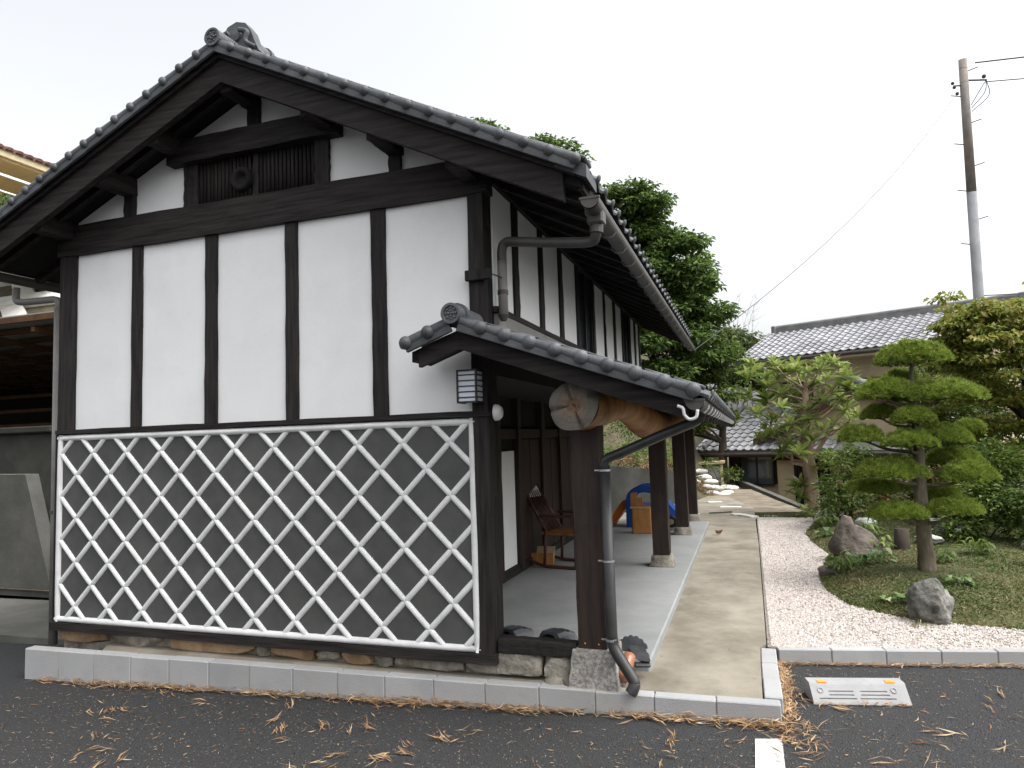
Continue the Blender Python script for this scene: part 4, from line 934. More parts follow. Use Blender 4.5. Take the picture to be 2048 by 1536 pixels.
# ================================================================== GARDEN
bxs = [round(v,3) for v in np.arange(2.15,5.6,.07)]+[round(v,3) for v in np.arange(5.7,9.7,.3)]; bys = [round(v,3) for v in np.arange(1.75,9.5,.08)]
O('garden_bed', grid_sheet(bxs, bys, bed_z), 'turf', smooth=True, kind='structure', label='low mossy mound of the garden bed')
# ground cover blades
rg = np.random.default_rng(21); n = 60000
gx = 2.3+rg.random(n*2)**1.3*3.6; gy = 1.85+rg.random(n*2)**1.6*6.5
keep = []
for a, b in zip(gx, gy):
    d = poly_sd(a, b, BED)
    bare = math.hypot((a-3.25)/.45, (b-3.35)/.35) < 1 and rg.random() < .8
    if d > -.015 and not bare and noise.noise(Vector((a*2.3,b*2.3,9))) > -.45+.5*(rg.random()-.5): keep.append((a, b, bed_z(a, b)))
    if len(keep) >= n: break
Pp = np.array(keep); n = len(Pp)
D = rg.normal(size=(n,3))*np.array([1,1,.3])+np.array([0,0,.55]); V, F = leaf_arrays(Pp-np.array([0,0,.004]), D, rdir(rg,n)+np.array([0,0,1.]), .018+.03*rg.random(n), .005+.007*rg.random(n), .2, .1)
patch = np.array([noise.noise(Vector((p[0]*1.7, p[1]*1.7, 1))) for p in Pp])
ON('ground_cover', V, F, 'grass_blade', att=np.repeat(np.clip(rg.normal(.42,.25,n)+patch*.5,0,1),2), kind='stuff', label='short brownish green ground cover on the garden mound', cat='grass')
# strip of grass at the far end of the gravel
n = 5000; gx = 1.80+rg.random(n)*1.2; gy = 8.78+rg.random(n)*.55
V, F = leaf_arrays(np.stack([gx, gy, np.full(n,.03)],-1), rg.normal(size=(n,3))*np.array([1,1,.3])+np.array([0,0,.7]), rdir(rg,n), .05+.05*rg.random(n), .012+.01*rg.random(n))
ON('grass_strip', V, F, 'grass_blade', att=np.repeat(np.clip(rg.normal(.35,.2,n),0,1),2), kind='stuff', label='thin strip of grass behind the gravel', cat='grass')
O('grass_bank', box(1.78,3.1,8.76,9.4,-.2,.045), 'turf', kind='structure', label='narrow grassy verge between gravel and drop')
O('stepping_stone', box(1.88,2.22,9.0,9.22,.03,.075,.012), 'kerb', label='flat pale stepping stone in the grass strip behind the gravel', cat='stone')
O('edging', obox((3.2,9.42,.0), (2.72,9.7,.0), .12, .24), 'old_shade_concrete', label='concrete edging at the near end of the drop', cat='edging')
O('edging', obox((2.72,9.72,.0), (1.3,18.5,.0), .14, .26), 'old_shade_concrete', label='long low concrete edging running back to the sandbags', cat='edging')
def rock(c, size, seed, m, label, name='garden_rock', cuts=9, rough=.16, sink=.25, rz=0):
    g = rock_geo(size, seed, 5, cuts+5, rough+.06); z = bed_z(*c[:2]) if len(c) == 2 else c[2]
    g = rotz(g, (c[0], c[1], z+size[2]*(1-2*sink)*.9), rz)
    return O(name, g, m, smooth=True, label=label, cat='rock', group='rocks in the garden')
rock((3.0,2.02), (.19,.17,.20), 5, 'rock', 'large rounded grey green rock at the edge of the gravel', sink=.22)
def peak_rock():
    g = rock_geo((.30,.22,.27), 17, 4, 8, .16); V = []
    for v in g[0]:
        t = (v[2]+.27)/.54; k_ = 1.25-.75*t; V.append((2.83+(v[0]*k_-.11*t+.02), 4.55+v[1]*k_, .30+v[2]+ .10*max(0, t-.55)*(1 if v[0] < .05 else -.6)))
    return V, g[1]
O('garden_rock', peak_rock(), 'rock_brown', smooth=True, label='tall pointed dark brown rock left of the pine', cat='rock', group='rocks in the garden')
rock((2.43,3.62), (.13,.10,.06), 9, 'rock_brown', 'small dark flat rock at the foot of the pointed rock')
rock((3.98,5.9), (.24,.16,.12), 23, 'rock_pale', 'pale whitish rock in the shade behind the pine', sink=.1)
rock((4.5,4.6), (.14,.10,.07), 29, 'rock', 'small grey rock in the shade right of the pine', sink=.2)
rock((2.78,7.5), (.18,.12,.11), 31, 'rock_pale', 'small pale rock among plants behind the pointed rock', sink=.15)
rock((3.62,5.0), (.16,.12,.06), 37, 'rock_pale', 'low white rock just behind the pine trunk', sink=.1)
rock((3.15,6.3), (.14,.1,.09), 41, 'rock_pale', 'white rock behind the top of the pointed rock', sink=.1)
O('tree_stump', join(tube([(3.27,4.6,.1),(3.27,4.6,.2),(3.28,4.6,.46),(3.28,4.6,.463)], [.105,.085,.078,.02], 16)), 'bark_dark', smooth=True, label='dark sawn tree stump between rock and pine', cat='stump')

# cloud pruned pine
pn = empty('pine_tree', (3.252,3.35,.22), 'cloud pruned pine with flat needle pads on the garden mound', 'tree')
tp = [(3.252,3.35,.16),(3.250,3.35,.30),(3.245,3.35,.52),(3.240,3.36,.85),(3.248,3.35,1.234),(3.254,3.34,1.45),(3.251,3.33,1.644),(3.223,3.34,1.863),(3.24,3.35,2.058),(3.258,3.35,2.26)]
sp_ = spline(tp, 4); rr = lerp_list([.092,.078,.066,.060,.052,.046,.036,.028,.022,.018], len(sp_)); g = tube(sp_, rr, 14)
g = ([(v[0]+.010*noise.noise(Vector(v)*11), v[1]+.010*noise.noise(Vector(v)*11+Vector((4,4,4))), v[2]) for v in g[0]], g[1])
O('trunk', g, 'bark', pn, True)
PADS = [(3.27,3.35,2.31,.28,.12),(3.19,3.65,2.11,.14,.06),(2.98,3.25,1.97,.24,.11),(3.47,3.35,1.93,.36,.10),(2.95,3.45,1.75,.15,.07),(3.19,3.15,1.70,.16,.08),(2.75,3.2,1.54,.18,.08),(3.12,3.1,1.48,.20,.08),(3.42,3.4,1.52,.29,.09),(3.76,3.65,1.58,.12,.06),(3.59,3.6,1.29,.22,.08),(2.94,3.15,1.21,.28,.10),(3.61,3.25,1.16,.21,.09),(2.88,3.5,1.02,.25,.06),(3.48,3.65,.94,.15,.07),(2.98,3.1,.82,.23,.07),(3.48,3.15,.85,.20,.07)]
rg = np.random.default_rng(5)
for (x, y, z, a, hh) in PADS:
    a *= 1.06; hh *= 1.75
    # uneven dome of tufts
    nt_ = int(3000*a*a**.5*3.2)+160; u = rg.random(nt_)**.5; t = rg.random(nt_)*6.283
    lob = 1+.10*np.sin(3*t+x*9)+.07*np.sin(5*t+z*7); rr_ = u*lob
    px_ = a*rr_*np.cos(t); py_ = a*.85*rr_*np.sin(t); top = hh*np.sqrt(np.clip(1-u**2.2,0,1))*(1+.22*np.sin(px_*38+z*9)*np.sin(py_*33))
    pz_ = top*np.where(rg.random(nt_) < .8, .72+.3*rg.random(nt_), rg.random(nt_)*.8)-hh*.5
    T = np.stack([x+px_, y+py_, z+pz_], -1); ax_ = unit(np.stack([px_/a*.7, py_/a*.7, np.full(nt_,.95)], -1)+rg.normal(0,.22,(nt_,3)))
    k_ = 12; Tn = np.repeat(T, k_, 0); D = unit(np.repeat(ax_, k_, 0)*.9+rdir(rg, nt_*k_)*.75); m_ = nt_*k_
    L = .030+.030*rg.random(m_); S = unit(np.cross(D, rdir(rg, m_)))*.0036
    V = np.stack([Tn-S, Tn+S, Tn+D*L[:,None]], 1).reshape(-1,3); F = np.arange(3*m_).reshape(-1,3)
    vv = np.repeat(np.clip(rg.normal(.52,.2,nt_), 0, 1), k_)+rg.normal(0,.08,m_)
    ON('needle_pad', V, F, 'needle', pn, att=np.clip(vv,0,1))
    tz = z-.12-.1*abs(x-3.25); i0 = min(range(len(sp_)), key=lambda q: abs(sp_[q].z-tz)); s0 = sp_[i0]; e = Vector((x, y, z-hh*.35)); mid = s0.lerp(e, .55)+Vector((0,0,-.035))
    br = spline([s0, mid, e], 5); bg_ = tube(br, lerp_list([.020,.014,.007], len(br)), 8)
    for q in range(5):
        t0 = q*1.26+x; br2 = [e.lerp(mid,.3), e+Vector((a*.55*math.cos(t0), a*.5*math.sin(t0), hh*.05))]; bg_ = join(bg_, tube(br2, [.007,.003], 5))
    O('branch', bg_, 'bark', pn, True)

# loquat-like tree with rosettes of long leaves
lq = empty('loquat_tree', (2.71,9.0,.05), 'young tree with pale trunk and star shaped clusters of long leaves', 'tree')
WH = [(2.181,8.55,2.785),(2.392,8.91,2.626),(1.983,9.27,2.707),(1.797,8.64,2.552),(2.264,9.0,2.505),(2.592,9.36,2.742),(2.08,8.73,2.364),(2.38,9.09,2.278),(2.666,9.45,2.467),(1.775,8.82,2.161),(1.989,9.18,2.074),(2.257,8.55,1.996),(1.886,8.91,1.844),(2.147,9.27,1.794),(2.405,8.64,1.689),(2.165,9.0,1.521),(2.625,9.36,1.868),(2.601,8.73,1.509),(2.325,9.09,1.336),(3.018,9.45,2.677),(3.065,8.82,2.447),(3.319,9.18,2.68),(3.309,8.55,2.456),(3.144,8.91,2.273),(2.857,9.27,2.354),(3.384,8.64,2.246),(2.982,9.0,2.11),(3.304,9.36,2.11),(3.294,8.73,1.87),(3.409,9.09,1.743),(3.205,9.45,1.666),(2.754,8.82,1.939),(2.545,9.18,2.139),(3.02,8.55,2.773),(2.761,8.91,2.603),(2.008,9.27,1.616),(2.537,8.64,1.211),(2.23,9.0,1.207),(2.904,9.36,1.631),(2.50,8.9,.42),(2.46,8.95,.60)]
tr_ = spline([(2.712,9.0,-.05),(2.711,9.0,.714),(2.686,9.0,1.24),(2.688,9.0,1.681),(2.698,9.0,2.124),(2.72,9.0,2.45)], 5); rr = lerp_list([.14,.115,.10,.085,.06,.03], len(tr_))
g = tube(tr_, rr, 14); g = ([(v[0]+.02*noise.noise(Vector(v)*5), v[1]+.02*noise.noise(Vector(v)*5+Vector((7,0,0))), v[2]) for v in g[0]], g[1]); O('trunk', g, 'bark_pale', lq, True)
O('branch', tube(spline([(2.70,9,.95),(2.55,9,1.0),(2.44,9,1.03),(2.415,9,1.2)],5), lerp_list([.045,.035,.03,.022],16), 8), 'bark_pale', lq, True)
O('branch', tube(spline([(2.72,9,1.08),(2.86,9,1.25),(2.97,9,1.40),(3.07,9,1.55),(3.25,9,1.6)],5), lerp_list([.05,.035,.028,.02,.012],21), 8), 'bark_pale', lq, True)
rg = np.random.default_rng(3); wm = []
for v_ in range(5):
    k_ = 13; t = np.arange(k_)*2.4+rg.random(k_)*.4; el = np.linspace(1.25,-.15,k_)+rg.normal(0,.12,k_)
    D = np.stack([np.cos(t)*np.cos(el), np.sin(t)*np.cos(el), np.sin(el)], -1); L = .17+.07*rg.random(k_)-.05*(np.arange(k_) < 4)
    N_ = unit(np.array([0,0,1.])-D*D[:,2:3]*.9+rg.normal(0,.15,(k_,3))); S = unit(np.cross(D, N_)); N_ = unit(np.cross(S, D)); W = .045+.012*rg.random(k_)
    V = []; F = []; A = []
    for i in range(k_):
        o = len(V); st_ = [(0,.08,0),(.25,.75,.01),(.55,1,-.01),(.8,.7,-.06),(1,.02,-.16)]
        for s_, w_, dz in st_:
            c = D[i]*L[i]*s_+N_[i]*L[i]*dz; V += [c-S[i]*W[i]*w_/2+N_[i]*W[i]*w_*.18, c, c+S[i]*W[i]*w_/2+N_[i]*W[i]*w_*.18]
        col = np.clip(.85-.065*i+rg.normal(0,.1), 0, 1)
        for q in range(4):
            F += [(o+3*q,o+3*q+1,o+3*q+4,o+3*q+3),(o+3*q+1,o+3*q+2,o+3*q+5,o+3*q+4)]; A += [col,col]
    wm.append(mesh_np('leaf_rosette', np.array(V), np.array(F), 'loquat_leaf', A, True))
for i, p in enumerate(WH):
    for q in range(2):
        c = Vector(p)+(Vector((rg.normal(0,.11), rg.normal(0,.14), rg.normal(-.02,.09))) if q else Vector()); s_ = 1.0+.5*rg.random()
        inst('leaf_rosette', wm[(i+q) % 5], Matrix.Translation(c) @ Matrix.Rotation(rg.random()*6.28, 4, 'Z') @ Matrix.Rotation(rg.normal(0,.35), 4, 'X') @ Matrix.Scale(s_, 4), lq)
        s0 = min(tr_, key=lambda v: (v-Vector((2.70,9,max(1.0, c.z-.45)))).length)
        if q == 0 and p[2] > .8: br = spline([s0, s0.lerp(c,.55)+Vector((0,0,-.06)), c], 5); O('twig', tube(br, lerp_list([.022,.014,.006], len(br)), 6), 'bark_pale', lq, True)

# Japanese maple at the right
mp_ = empty('maple_tree', (5.55,6.6,.15), 'spreading maple with layered olive and orange leaves at the right edge', 'tree')
rg = np.random.default_rng(12); cl_ = []
for (x, y, z, a, b, c) in ((4.85,6.4,3.22,.55,.55,.14),(5.4,6.8,3.3,.7,.6,.16),(4.75,6.2,2.86,.62,.5,.15),(5.5,6.0,2.95,.7,.6,.18),(4.55,6.5,2.5,.55,.5,.16),(5.2,6.0,2.55,.7,.55,.18),(5.9,6.4,2.6,.8,.6,.2),(4.75,6.7,2.1,.6,.5,.18),(5.4,6.3,2.05,.8,.6,.2),(6.1,6.8,2.1,.7,.6,.2),(4.9,6.9,1.7,.6,.5,.18),(5.7,6.6,1.55,.8,.6,.2),(6.4,6.2,2.9,.6,.6,.2),(6.2,6.6,3.4,.6,.5,.18),(5.2,7.2,1.2,.7,.5,.2),(6.1,7,1.0,.8,.6,.2),(4.42,6.2,2.72,.25,.25,.09),(4.40,6.3,3.0,.22,.25,.08),(4.5,6.1,3.13,.22,.2,.07)):
    z -= .10; cl_.append((x, y, z, a*.7, b*.7, c*.6))
    for q in range(12): t = rg.random()*6.28; r9 = .5+.55*rg.random(); cl_.append((x+a*r9*math.cos(t), y+b*r9*math.sin(t), z+rg.normal(-.02,.10), .21, .21, .05))
V, F, A = crown(rg, cl_, 1500, .068, .050, up=.1, shell=.25, droop=.25, flat=.4)
ON('crown', V, F, 'maple_leaf', mp_, att=np.clip(A*.95+.05,0,1))
tk = tube(spline([(5.55,6.6,.0),(5.5,6.6,.7),(5.42,6.55,1.2)],4), lerp_list([.12,.09,.075],9), 10); lim = [tk]
for (x, y, z) in ((4.85,6.4,3.15),(5.5,6.0,2.9),(4.6,6.4,2.45),(6.0,6.5,2.55),(5.3,6.9,3.2),(4.8,6.7,2.0),(6.2,6.8,2.0),(6.3,6.5,3.2)): lim.append(tube(spline([(5.42,6.55,1.15),((5.42+x)/2,(6.55+y)/2,(1.2+z)/2+.15),(x,y,z)],5), lerp_list([.05,.03,.01],11), 7))
O('trunk', join(*lim), 'bark_dark', mp_, True)

# shrubs
def shrub(name, base, clumps, mt, label, per, L, W, seed, cat='shrub', stems=5, trans=None, group='shrubs in the garden'):
    r_ = np.random.default_rng(seed); root = empty(name, base, label, cat, group)
    V, F, A = crown(r_, clumps, per, L, W, up=.5, shell=.3, droop=.15); ON('foliage', V, F, mt, root, att=A)
    O('stem', join(*[tube(spline([(base[0]+r_.normal(0,.03), base[1]+r_.normal(0,.03), base[2]-.05), ((base[0]+c[0])/2, (base[1]+c[1])/2, base[2]*.4+c[2]*.6), c[:3]], 4), lerp_list([.014,.009,.004], 9), 5) for c in clumps[:stems]]), 'bark_dark', root)
    return root
shrub('garden_shrub', (3.1,7.4,.15), [(3.0,7.4,1.15,.30,.3,.22),(3.25,7.5,.95,.28,.3,.2),(2.9,7.3,.75,.3,.3,.2),(3.15,7.3,.5,.35,.3,.2),(3.3,7.5,1.3,.2,.2,.15),(2.8,7.2,.42,.2,.2,.15)], 'shrub_leaf', 'leafy green shrub between the pale trunk and the pine', 1500, .085, .032, 31)
shrub('garden_shrub', (2.95,8.2,.12), [(2.95,8.2,.55,.3,.25,.2),(3.2,8.4,.4,.3,.25,.18),(2.75,8.0,.28,.22,.2,.14)], 'shrub_leaf', 'low dark green shrub at the foot of the pale trunk', 1500, .08, .03, 32)
shrub('azalea_bush', (3.65,8.3,.2), [(3.65,8.3,.72,.33,.3,.2),(3.75,8.2,.5,.3,.28,.2),(3.5,8.3,.42,.25,.2,.18)], 'shrub_leaf', 'clipped dark green bush behind the pine trunk', 2600, .05, .026, 33)
shrub('yellow_maple', (3.05,8.9,.1), [(2.98,8.8,1.16,.26,.2,.06),(3.12,8.9,1.06,.25,.2,.06),(2.95,8.85,.96,.2,.2,.05)], 'maple_leaf', 'small yellow leaved maple branch beside the pale trunk', 1500, .06, .04, 34)
shrub('evergreen_bush', (4.2,5.3,.2), [(4.2,5.3,.75,.35,.35,.3),(4.5,5.5,1.15,.4,.35,.3),(4.0,5.2,.42,.3,.25,.2),(4.65,5.2,.6,.4,.3,.3)], 'shrub_leaf', 'dark evergreen bush in the shade right of the pine', 3600, .07, .03, 35)
shrub('evergreen_bush', (5.0,5.0,.2), [(5.0,5.0,.7,.5,.4,.35),(5.4,5.2,1.1,.5,.4,.35),(4.8,4.8,.4,.35,.3,.2),(5.5,4.9,.5,.5,.4,.3)], 'tree_leaf', 'dark evergreen bush at the right edge under the maple', 3200, .07, .03, 36)
shrub('evergreen_bush', (4.3,7.4,.2), [(4.3,7.4,1.1,.4,.35,.5),(4.6,7.6,1.7,.4,.35,.4),(4.2,7.5,.6,.4,.3,.3),(4.75,7.5,.8,.4,.3,.4),(4.35,7.7,2.05,.3,.3,.3)], 'light_leaf', 'tall dark evergreen bush behind the right side of the pine', 3000, .08, .035, 37)
shrub('evergreen_hedge', (5.4,8.5,.2), [(4.4+.42*i, 8.5+.1*(i%2), .5+.62*j, .42,.3,.42) for i in range(6) for j in range(4)], 'shrub_leaf', 'dense dark hedge at the back right corner of the garden', 1500, .09, .04, 39)
shrub('red_bush', (4.1,6.4,.2), [(4.1,6.4,.95,.28,.25,.12),(4.3,6.5,.8,.25,.25,.1)], 'dry_leaf', 'small reddish brown bush deep behind the pine', 1500, .05, .03, 38)
def plant(c, n, L, W, mt, label, seed, el=(.2,1.2), group='low leafy plants on the mound'):
    r_ = np.random.default_rng(seed); z = bed_z(*c); V = []; F = []; A = []
    for i in range(n):
        t = r_.random()*6.28; e = r_.uniform(*el); l = L*r_.uniform(.6,1.15); w_ = W*r_.uniform(.7,1.15); d = np.array([math.cos(t), math.sin(t), 0]); S = np.array([-d[1], d[0], 0])
        b = np.array([c[0]+r_.normal(0,.025), c[1]+r_.normal(0,.025), z-.01]); o = len(V); hgt = l*math.sin(e)*.9
        st_ = [(0,.06,0),(.35,.12,.75),(.5,.8,1.0),(.72,1,.98),(.9,.6,.82),(1,.04,.66)]
        for s_, kw, kz in st_:
            p = b+d*l*s_*math.cos(e*.7)+np.array([0,0,hgt*kz]); V += [p-S*w_*kw/2+np.array([0,0,w_*kw*.12]), p, p+S*w_*kw/2+np.array([0,0,w_*kw*.12])]
        q_ = np.clip(r_.normal(.5,.25),0,1)
        for q in range(5): F += [(o+3*q,o+3*q+1,o+3*q+4,o+3*q+3),(o+3*q+1,o+3*q+2,o+3*q+5,o+3*q+4)]; A += [q_,q_]
    return ON('leafy_plant', np.array(V), np.array(F), mt, att=A, smooth=True, label=label, cat='plant', group=group)
plant((2.52,3.55), 46, .20, .035, 'shrub_leaf', 'feathery green plant at the left foot of the pointed rock', 1, (.5,1.4))
plant((2.70,3.75), 14, .20, .085, 'hosta_leaf', 'broad pale leaved plant in front of the pointed rock', 2, (.4,1.2))
plant((2.92,3.85), 18, .22, .06, 'hosta_leaf', 'variegated long leaved plant between pointed rock and pine', 3)
plant((2.77,2.3), 7, .13, .10, 'hosta_leaf', 'round leaved green plant left of the large grey rock', 4, (.3,.9))
plant((3.36,2.75), 9, .14, .085, 'hosta_leaf', 'pale green round leaved plant right of the large grey rock', 5, (.3,.9))
plant((3.5,3.85), 40, .16, .03, 'shrub_leaf', 'bright green fern like plant at the right foot of the pine', 6, (.3,1.1))
plant((2.86,1.83), 40, .13, .009, 'grass_blade', 'tuft of dry grass in front of the large grey rock', 7, (.5,1.4))
plant((2.72,6.9), 30, .24, .05, 'shrub_leaf', 'leafy plant at the far left end of the mound', 8, (.3,1.2))
plant((2.62,6.1), 12, .16, .08, 'hosta_leaf', 'small broad leaved plant by the far gravel edge', 9, (.3,1))
plant((3.05,5.6), 30, .28, .04, 'shrub_leaf', 'leafy plant between the stump and the white rock', 10, (.4,1.3))
plant((3.9,4.2), 40, .22, .035, 'shrub_leaf', 'low dark fern under the right pads of the pine', 11, (.3,1.1))
plant((4.15,3.6), 22, .15, .03, 'grass_blade', 'yellowing low plant right of the pine', 12, (.3,1.0))
plant((3.02,4.55), 24, .22, .045, 'shrub_leaf', 'dark leafed plant beside the stump', 13, (.5,1.4))
O('marker_post', tube([(3.83,9.0,-.2),(3.85,9.0,.5)], .055, 10), 'reflector', label='orange marker post half hidden behind the pine', cat='post')
O('leaning_bamboo', join(tube([(4.1,3.5,.27),(4.35,3.15,.34)], .02, 8), tube([(4.1,3.5,.27),(4.3,3.6,.36)], .016, 8)), 'pine_wood', label='forked cut branch lying on the mound at the right edge', cat='branch')
# ================================================================== NEIGHBOUR HOUSE
NA = R(-25.4); NO = Vector((1.405,19.83,0)); Mn = Matrix.Translation(NO) @ Matrix.Rotation(NA, 4, 'Z')   # local x along the front, y to the back
NB = empty('neighbour_house', NO + Vector((0,0,-1.6)), 'beige two storey house with grey tiled roofs beyond the garden', 'house')
def nb(name, g, m, parent=NB, smooth=False, **k_): return O(name, xform(g, Mn), m, parent, smooth, **k_)
def nslope(u0, u1, v0, z0, v1, z1, th): return prism([(v0,z0),(v1,z1),(v1,z1-th),(v0,z0-th)], 'x', u0, u1)
# upper storey
nb('wall', box(.75,7.05,.75,5.2,.9,3.95), 'beige_wall')
uroof = nb('roof', join(nslope(-.0,7.6,0,3.90,2.95,5.11,.10), nslope(-.0,7.6,2.95,5.11,5.9,3.90,.10)), 'nb_ridge')
nb('gable_board', join(prism([(0,3.92),(2.95,5.13),(5.9,3.92),(5.9,3.72),(2.95,4.93),(0,3.72)], 'x', 7.6, 7.65)), 'red_wood', uroof)
nb('gable_board', join(prism([(0,3.92),(2.95,5.13),(5.9,3.92),(5.9,3.72),(2.95,4.93),(0,3.72)], 'x', -.05, 0)), 'red_wood', uroof)
nb('eave_fascia', box(0,7.6,-.03,.0,3.76,3.90), 'brown_wall', uroof)
nb('gutter', tube([(0,-.07,3.82),(7.6,-.07,3.82)], .05, 8), 'pipe_brown', uroof)
nb('soffit', box(0.02,7.58,.0,.75,3.70,3.76), 'beige_wall', uroof)
nb('ridge', join(box(.25,7.5,2.83,3.07,5.08,5.26), tube([(.2,2.95,5.28),(7.55,2.95,5.28)], .09, 10)), 'nb_ridge', uroof)
nb('ridge_end', join(box(.12,.28,2.78,3.12,5.05,5.36,.03)), 'nb_ridge', uroof); nb('ridge_end', join(box(7.45,7.62,2.78,3.12,5.05,5.36,.03)), 'nb_ridge', uroof)
nb('gable_wall', prism([(.75,3.7),(5.2,3.7),(2.95,4.85)], 'x', 6.95, 7.05), 'beige_wall')
def nwin(u0, u1, z0, z1, v, parent=NB, bay=0.0, m='glass'):
    wn = nb('window', box(u0, u1, v-.02-bay, v+.02, z0, z1), 'curtain' if m == 'curtain' else 'glass', parent)
    f = .045; y0_, y1_ = v-.05-bay, v-.015-bay
    nb('frame', join(box(u0-f,u1+f,y0_,y1_,z0-f,z0), box(u0-f,u1+f,y0_,y1_,z1,z1+f), box(u0-f,u0,y0_,y1_,z0,z1), box(u1,u1+f,y0_,y1_,z0,z1), box((u0+u1)/2-.02,(u0+u1)/2+.02,y0_,y1_+.004,z0,z1)), 'black_metal', wn)
    return wn
nwin(3.05,4.7,2.35,3.05,.75,m='curtain'); nwin(5.5,6.5,2.5,3.1,.75); nwin(1.3,2.2,2.5,3.1,.75)
# tiles
tg = []
nprof = [(-.12,.0),(-.08,-.012),(-.03,-.010),(.02,.012),(.06,.03),(.10,.026),(.12,.0)]
def ntile():
    V = []; F = []; n = len(nprof)
    for (yy, dz) in ((0,.028),(.32,.0)):
        V += [(a, yy, b+dz) for a, b in nprof]
    V += [(a, 0, b+.002) for a, b in nprof]
    for k_ in range(n-1): F += [(k_,k_+1,n+k_+1,n+k_),(2*n+k_,2*n+k_+1,k_+1,k_)]
    return V, F
tm = smooth_angle(tri_mesh('roof_tile', ntile(), 'nb_tile'), 50)
def ntm(u, v, z, sl):
    a = math.atan(sl); return Mn @ Matrix.Translation((u,v,z)) @ Matrix.Rotation(a, 4, 'X')
low = []; upp = []
usl = (5.11-3.90)/2.95
for r in range(11):
    for c in range(31): upp.append(ntm(.13+c*.2465, -.04+r*.268, 3.915+(-.04+r*.268)*usl, usl))
lsl = .45
for r in range(11):
    for c in range(17): low.append(ntm(-.22+c*.245, -2.36+r*.268, 1.035+(r*.268)*lsl, lsl))
low = [m_ for i, m_ in enumerate(low) if not (i % 17 > 7 and i//17 > 5)]
# lower pent roof
lroof = nb('roof', nslope(-.35,5.6,-2.32,1.02,.75,1.02+3.07*lsl,.09), 'nb_ridge')
for i, m_ in enumerate(low): inst('roof_tile', tm, m_, lroof)
nl = 300-len(low)
for m_ in upp[:nl]: inst('roof_tile', tm, m_, uroof)
V = []; F = []
tv, tf = ntile()
for m_ in upp[nl:]:
    o = len(V); V += [tuple(m_ @ Vector(v)) for v in tv]; F += [tuple(i+o for i in f) for f in tf]
O('tile_field', (V, F), 'nb_tile', uroof, kind='stuff')
nb('descending_ridge', join(tube([(-.02,-2.30,1.13),(-.02,.6,1.13+2.9*lsl)], .055, 8)), 'nb_ridge', lroof)
nb('verge_board', prism([(-2.32,1.0),(.75,1.0+3.07*lsl),(.75,.88+3.07*lsl),(-2.32,.88)], 'x', -.38, -.35), 'brown_wall', lroof)
nb('gutter', tube([(-.35,-2.40,.93),(5.6,-2.40,.93)], .045, 8), 'pipe_brown', lroof)
nb('eave_fascia', box(-.35,5.6,-2.34,-2.31,.86,1.0), 'brown_wall', lroof); nb('soffit', box(-.33,5.58,-2.31,-1.4,.84,.88), 'brown_wall', lroof)
# projecting gabled wing
wz = 2.72; wu = 4.46; ws_ = .456
wing = nb('wing_wall', prism([(2.0,-1.7),(6.9,-1.7),(6.9,1.5),(wu,wz-.12),(2.0,1.35)], 'y', -1.75, .8), 'beige_wall')
wroof = nb('wing_roof', join(prism([(wu,wz),(wu-3.0,wz-3.0*ws_),(wu-3.0,wz-3.0*ws_-.08),(wu,wz-.08)], 'y', -2.05, .8), prism([(wu,wz),(wu+2.6,wz-2.6*ws_),(wu+2.6,wz-2.6*ws_-.08),(wu,wz-.08)], 'y', -2.05, .8)), 'nb_tile')
for sg in (-1, 1): nb('barge_board', prism([(wu,wz-.02),(wu+sg*2.98,wz-.02-2.98*ws_),(wu+sg*2.98,wz-.24-2.98*ws_),(wu,wz-.24)], 'y', -2.1, -2.05), 'red_wood', wroof)
nb('ridge', join(tube([(wu,-2.1,wz+.10),(wu,.75,wz+.10)], .09, 10), box(wu-.1,wu+.1,-2.02,.75,wz-.02,wz+.08)), 'nb_ridge', wroof)
nb('ridge_end', join(sphere((wu,-2.12,wz+.12), (.11,.08,.13), 10, 7), box(wu-.16,wu+.16,-2.14,-2.05,wz-.06,wz+.05,.02), sphere((wu-.14,-2.1,wz+.2), .05, 8, 5)), 'nb_ridge', wroof)
# lower storey
nb('wall', box(.35,2.0,-1.45,.8,-1.7,.86), 'brown_wall'); nb('lower_wall', box(.30,2.02,-1.50,-1.45,-1.7,.0), 'beige_wall', label='weathered brown lower wall')
nwin(.85,1.80,.02,.80,-1.5,bay=.1)
nb('shutter', join(*[box(2.55+i*.085,2.60+i*.085,-1.83,-1.76,-.75,.80) for i in range(11)], box(2.5,3.55,-1.78,-1.755,-.8,.84)), 'dark_board', wing)
nb('porch_post', box(3.9,4.02,-1.95,-1.83,-1.7,1.0), 'beige_wall')
nb('beam', box(2.0,5.6,-1.82,-1.755,.72,.86), 'red_wood', wing)
nb('planter', lathe([(.12,0),(.2,.25),(.21,.26),(.18,.26),(.16,.2)], (4.05,-2.6,-.75), 14), 'pipe', smooth=True) if False else None
O('planter_pot', lathe([(.10,0),(.16,.24),(.17,.26),(.15,.26),(.13,.2)], (3.02,9.35,.1), 14), 'pipe', smooth=True, label='dark round pot beside the pale trunk', cat='pot')
# small grey shed beside the neighbour house
sh = empty('garden_shed', (.45,17.0,-.3), 'small grey boarded shed with a yellow roof edge', 'shed')
for i in range(9): O('plank', box(.02,.90,16.60,16.63,-.35+i*.105,-.25+i*.105), 'grey_metal', sh)
O('wall', box(0,.92,16.63,17.6,-.4,.62), 'grey_metal', sh); O('corner_post', box(.90,.97,16.55,16.64,-.4,.66), 'cream', sh)
O('roof', prism([(-.1,.64),(1.02,.70),(1.02,.76),(-.1,.71)], 'y', 16.45, 17.8), 'pale_wood', sh)
